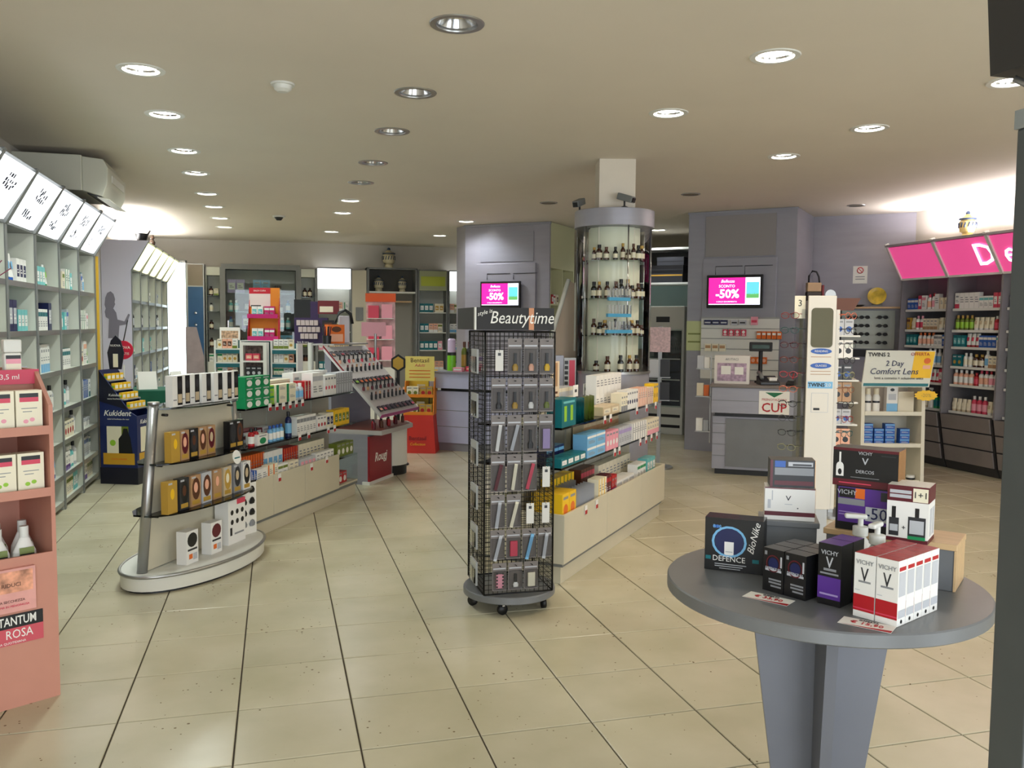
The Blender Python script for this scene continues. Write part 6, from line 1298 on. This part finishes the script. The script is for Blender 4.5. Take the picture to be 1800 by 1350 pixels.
# ================================================================== ROUND TABLE IN FRONT
def table():
    c=(1.584,2.229); TOP=.8
    t=thing('round_table','round grey display table with tapered crossed legs in the foreground','table',(c[0],c[1],0),R(-30))
    MB().lathe([(0,TOP-.04),(.455,TOP-.04),(.46,TOP-.036),(.46,TOP-.004),(.456,TOP),(0,TOP)],M['grey_lam'],72).build('table_top',t)
    lm=mat('leg_laminate',(112,114,122),.4,.25,noise=.04,nscale=4)
    def leg(rz,nm):
        MB().prism_y([(-.21,TOP-.041),(.21,TOP-.041),(.11,.02),(-.11,.02)],-.016,.016,lm).build('leg_board',t,rz=rz)
    leg(R(5),'a'); 
    for sg in (-1,1): MB().prism_x([(sg*.0165,TOP-.041),(sg*.2,TOP-.041),(sg*.11,.02),(sg*.0165,.02)],-.016,.016,lm).build('leg_board',t,rz=R(5))
    MB().lathe([(0,0),(.17,0),(.17,.02),(0,.02)],M['alu'],28).build('foot_plate',t)
    # risers
    for (x,y,rz_,L,D,lab,wd) in ((1.512,2.455,R(-30),.17,.125,'low grey riser under the white and black gift boxes',0),(1.652,2.31,R(-50),.36,.165,'low riser with pale wooden end under the purple gift box',1)):
        r=thing('riser',lab,'riser',(x,y,TOP+.001),rz_)
        MB().box(0,L,0,D,.0,.12,M['grey_lam']).build('body',r); MB().box(-.008,L+.008,-.008,D+.008,.12,.138,M['grey_lam'] if not wd else M['wood']).build('top_board',r,bevel=.002)
        if wd: MB().box(L,L+.006,-.004,D+.004,0,.12,M['wood']).build('wooden_end',r)
    Z=TOP+.001+.1385
    rz=R(-38)
    w,d=.2,.1
    def logoV(u,v,s,col,asp): 
        return ('p',[(u-s,v+s*asp),(u-s*.62,v+s*asp),(u,v-s*asp*.35),(u+s*.62,v+s*asp),(u+s,v+s*asp),(u+.1*s,v-s*asp),(u-.1*s,v-s*asp)],col)
    foil=mat('gold_foil',(206,150,90),.25,.7,bump=.6,bscale=25)
    def giftbox(lab,x,y,z,rz,w,d,h,base,spec,foilside=True,txt=(),name='gift_box'):
        o=put(carton(w,d,h,base,{'F':spec}),name,lab,'carton',(x,y,z),rz)
        if foilside: MB().box(w/2,w/2+.001,-d/2,d/2,0,h,foil).build('foil_side',o)
        for s,sz,col,u,v,kw in txt: text(s,sz,pm(col),o,((u-.5)*w,-d/2-.0012,v*h),**kw)
        return o
    fr=Frame(0,0,0)
    # white box with wine stripe, then black box on it
    def place(A,B):
        g=frame2(A,B); return g,math.dist(A,B)
    g,wd=place((1.525,2.455),(1.655,2.382))
    giftbox('white gift box with wine stripe on the riser, under the black one',*g.w(wd/2,.045)[:2],Z,g.rz,.155,.085,.106,'white',[('r',0,1,.13,.26,'wine'),('r',0,1,.96,1,'wine'),logoV(.47,.68,.055,'charcoal',1.3),('r',.06,.12,.35,.62,'silver'),('r',.14,.16,.6,.9,'silver'),('e',.66,.38,.015,.02,'charcoal'),('r',.4,.55,.48,.5,'silver')])
    giftbox('black gift box with blue sticker stacked on the white one',*g.w(wd/2+.004,.045)[:2],Z+.107,g.rz+.05,.138,.08,.088,'black',[('r',0,.06,0,1,'wine'),('r',.1,.97,.45,.72,'grey'),('r',.1,.34,.74,.97,'blue'),('r',.4,.95,.78,.94,'silver'),('r',.5,.92,.8,.87,'charcoal'),('r',.1,.97,.08,.24,'wine')])
    g,wd=place((1.672,2.296),(1.770,2.165))
    giftbox('purple gift box marked minus fifty on the riser',*g.w(wd/2,.045)[:2],Z,g.rz,.165,.085,.135,'black',[('r',.04,1,.18,.98,'purple'),('r',.06,.34,.74,.96,'black'),('r',.35,.52,.74,.97,'orange'),('r',.04,.52,.58,.72,'grey'),('r',.54,1,.26,.58,'silver'),('r',.8,.98,.74,.94,'charcoal'),('r',.06,.5,.4,.42,'lilac'),('r',.06,.45,.34,.36,'lilac')],txt=[('-50',.05,'navy',.73,.42,{}),('VICHY',.02,'silver',.2,.86,{})])
    giftbox('long black gift box with V emblem stacked on purple one',*g.w(wd/2,.045)[:2],Z+.136,g.rz+.02,.19,.085,.118,'black',[('r',0,1,.0,.18,'wine'),('r',0,1,.93,1,'wine'),logoV(.5,.68,.05,'silver',1.7),('r',.05,.17,.25,.5,'white'),('e',.11,.5,.06,.12,'white'),('r',.095,.125,.5,.88,'white'),('e',.11,.36,.03,.08,'black'),('r',.28,.72,.24,.255,'grey'),('r',.74,.96,.84,.87,'charcoal'),('r',.1,.6,.07,.1,'rose')],txt=[('VICHY',.014,'silver',.5,.88,{}),('DERCOS',.014,'silver',.5,.40,{})])
    g,wd=place((1.735,2.125),(1.800,2.055))
    o=giftbox('white and wine one plus one bundle box at right on riser',*g.w(wd/2,.05)[:2],Z,g.rz-.05,.112,.105,.165,'white',[('r',0,1,.72,1,'wine'),('r',0,1,0,.07,'wine'),('r',.62,.98,.73,.97,'ivory'),('r',.06,.3,.1,.42,'charcoal'),('r',.12,.22,.42,.62,'black'),('r',.08,.28,.18,.3,'silver'),('r',.52,.94,.08,.46,'charcoal'),('r',.56,.9,.16,.4,'silver'),('r',.68,.78,.46,.62,'black'),('r',.06,.58,.86,.92,'silver'),('r',.06,.58,.78,.84,'silver'),('r',.52,.94,.06,.12,'green')],foilside=False,txt=[('1+1',.026,'charcoal',.8,.85,{}),('+',.02,'charcoal',.42,.25,{})],name='bundle_box')
    MB().box(.056,.0566,-.0525,.0525,.119,.165,pm('wine')).box(.056,.0566,-.0525,.0525,0,.012,pm('wine')).box(.056,.0566,-.03,.0,.02,.1,pm('silver')).box(.056,.0566,.01,.04,.02,.1,pm('silver')).build('side_print',o)
    T0=TOP+.001
    # DEFENCE box
    g,wd=place((1.293,2.422),(1.432,2.312))
    rings=[('o',.42,.56,.30,.30,'sky'),('e',.42,.56,.25,.26,'navy')]
    o=giftbox('black box with DEFENCE lettering and blue ring on table edge',*g.w(wd/2,.04)[:2],T0,g.rz,.178,.075,.165,'black',rings+[('r',.34,.5,.28,.56,'white'),('r',.36,.48,.36,.38,'silver'),('r',.02,.11,.2,.27,'teal'),('r',.82,.93,.2,.27,'teal'),('r',.18,.72,.12,.135,'silver'),('r',.18,.66,.08,.095,'silver'),('r',.26,.62,.04,.052,'silver'),('e',.2,.84,.07,.03,'blue')],foilside=False,txt=[('DEFENCE',.024,'white',.42,.23,{}),('BioNike',.03,'white',.84,.66,dict(rot=(R(90),R(-78),0),shear=.4)),('B·10',.014,'sky',.21,.84,{})],name='skincare_box')
    MB().box(-.089,.089,-.0375,.0375,.1651,.1655,mat('glossy_black',(30,28,32),.15)).build('glossy_top',o)
    # six small dark boxes
    gx=Frame(1.355,2.19,R(-66)); cw=.068; me=carton(cw,.05,.125,'black',{'F':[('o',.5,.66,.34,.2,'wine'),('e',.5,.66,.24,.14,'navy'),('r',.12,.9,.48,.53,'silver'),('r',.4,.9,.12,.16,'grey'),('r',.3,.9,.2,.24,'grey'),('r',.3,.9,.27,.31,'grey'),('r',.08,.2,.84,.93,'grey'),('r',.84,.92,.6,.85,'silver')]},'def6')
    for i in range(2):
        for k in range(3):
            o=put(me,'skincare_box',f'small black carton with wine ring, {("left","right")[i]} column, {("front","middle","rear")[k]} of six','carton',gx.w(.036+i*.071,.026+k*.054,T0),gx.rz,'small black cartons')
            if k==0: text('DEFENCE KS',.009,pm('silver'),o,(0,-.0262,.068))
    # purple cartons and pump bottles
    gp=Frame(1.437,2.047,R(-62)); pcm=carton(.066,.066,.17,'black',{'F':[('r',0,1,.1,.46,'purple'),('r',.1,.9,.16,.19,'lilac'),('r',.1,.9,.5,.53,'grey'),logoV(.5,.7,.16,'silver',.55),('r',.25,.8,.56,.6,'grey')]},'vp',top='purple')
    for k in range(2):
        o=put(pcm,'shampoo_carton',('black and purple carton with V emblem in front of pump bottles','second black and purple carton close behind the front one')[k],'carton',gp.w(.036,.034+k*.069,T0),gp.rz)
        text('VICHY',.017,pm('silver'),o,(0,-.0342,.145))
    for k,(x,y) in enumerate(((1.66,2.16),(1.64,2.06))):
        b=thing('pump_bottle',('white pump bottle behind the purple cartons, rear one','white pump bottle behind the red and white cartons, nearer one')[k],'bottle',(x,y,T0),R(-30+60*k))
        MB().lathe([(0,0),(.03,0),(.033,.01),(.033,.12),(.012,.15)],M['paper'],18).build('body',b); MB().lathe([(.02,.148),(.022,.15),(.022,.175),(.008,.178),(.008,.20)],M['plast'],16).build('collar',b); MB().box(-.045,.018,-.011,.011,.198,.212,M['plast']).build('pump_head',b,bevel=.005)
    # red and white cartons: 2 columns, 5 deep
    gr=Frame(1.466,1.930,R(-66)); vm=carton(.058,.043,.17,'white',{'F':[('r',0,1,.10,.36,'red'),('r',0,1,.13,.15,'rose'),logoV(.5,.68,.19,'charcoal',.55),('r',.22,.8,.55,.58,'grey'),('r',.06,.3,.42,.43,'silver')],'R':[('r',.1,.9,.84,.9,'red'),('r',.1,.9,.45,.82,'silver'),('r',.1,.95,.12,.24,'silver'),('e',.5,.06,.12,.03,'black')]},'vr',top='red')
    for i in range(2):
        for k in range(5):
            o=put(vm,'shampoo_carton',f'white and red V carton, {("left","right")[i]} column, {ORDN[k]} from the front','carton',gr.w(.031+i*.061,.023+k*.0445,T0),gr.rz,'white and red cartons')
            if k==0: text('VICHY',.0165,pm('grey'),o,(0,-.0226,.147))
    # price cards lying flat
    for (x,y,rz_,lab,pr) in ((1.325,2.105,R(-55),'white and red price card lying before small black cartons','33,90'),(1.455,1.855,R(-52),'white and red price card lying before red and white cartons','15,90')):
        q=thing('price_card',lab,'price card',(x,y,T0),rz_); MB().box(-.065,.065,-.03,.03,0,.001,M['paper']).build('card',q); MB().add([(-.065,-.03,.0013),(.065,-.03,.0013),(.065,-.012,.0013),(.01,-.022,.0013)],[(0,1,2,3)],pm('red')).build('red_corner',q); text('€ '+pr,.026,pm('red'),q,(0,.0,.0016),rot=(0,0,0)); text('OFFERTA',.012,pm('charcoal'),q,(0,.02,.0016),rot=(0,0,0))
table()
# ================================================================== ENTRANCE POST AND DARK BOX AT THE RIGHT EDGE
def entrance():
    t=thing('entrance_post','dark grey entrance post with pale cap at the right edge','post',(1.15,1.08,0),0); m=mat('post_dark',(70,74,74),.45,noise=.05)
    MB().box(0,.10,0,.07,0,1.88,m).build('shaft',t,bevel=.003); MB().box(-.003,.103,-.003,.073,1.88,1.91,mat('post_cap',(130,134,132),.5)).build('cap',t)
    MB().box(-.02,.12,-.02,.09,0,.02,m).build('foot',t)
    t=thing('ceiling_box','dark angular air curtain box hanging at the top right','air curtain',(1.15,1.08,0),0); dk=mat('box_dark',(40,38,36),.55)
    MB().hexa([(.0,-.5,1.98),(.6,-.5,1.98),(.6,.13,1.98),(.0,.13,1.98),(-.06,-.5,2.6),(.6,-.5,2.6),(.6,.13,2.6),(-.06,.13,2.6)],dk).build('box',t)
    MB().box(.2,.24,-.2,-.16,2.6,CEIL-.001,dk).build('hanger',t); MB().tube([(.02,.1,1.97),(.06,.04,1.92)],.006,M['alu'],6).build('strut',t)
entrance()

# ================================================================== SMALL FAR STOCK (too small and too many to pick apart)
def far_stock():
    mb=MB()
    for me,p,rz in FARLIST:
        c,s=math.cos(rz),math.sin(rz); vs=[(p[0]+c*v.co.x-s*v.co.y,p[1]+s*v.co.x+c*v.co.y,p[2]+v.co.z) for v in me.vertices]
        b=len(mb.v); mb.v+=vs
        for pl in me.polygons:
            mb.f.append([b+i for i in pl.vertices]); mb.mi.append(mb.m(me.materials[pl.material_index])); mb.sm.append(pl.use_smooth)
    o=mb.build('shelf_stock'); tag(o,'small distant cartons and bottles on the back wall and yellow-lit shelves','stock',None,'stuff')
far_stock()
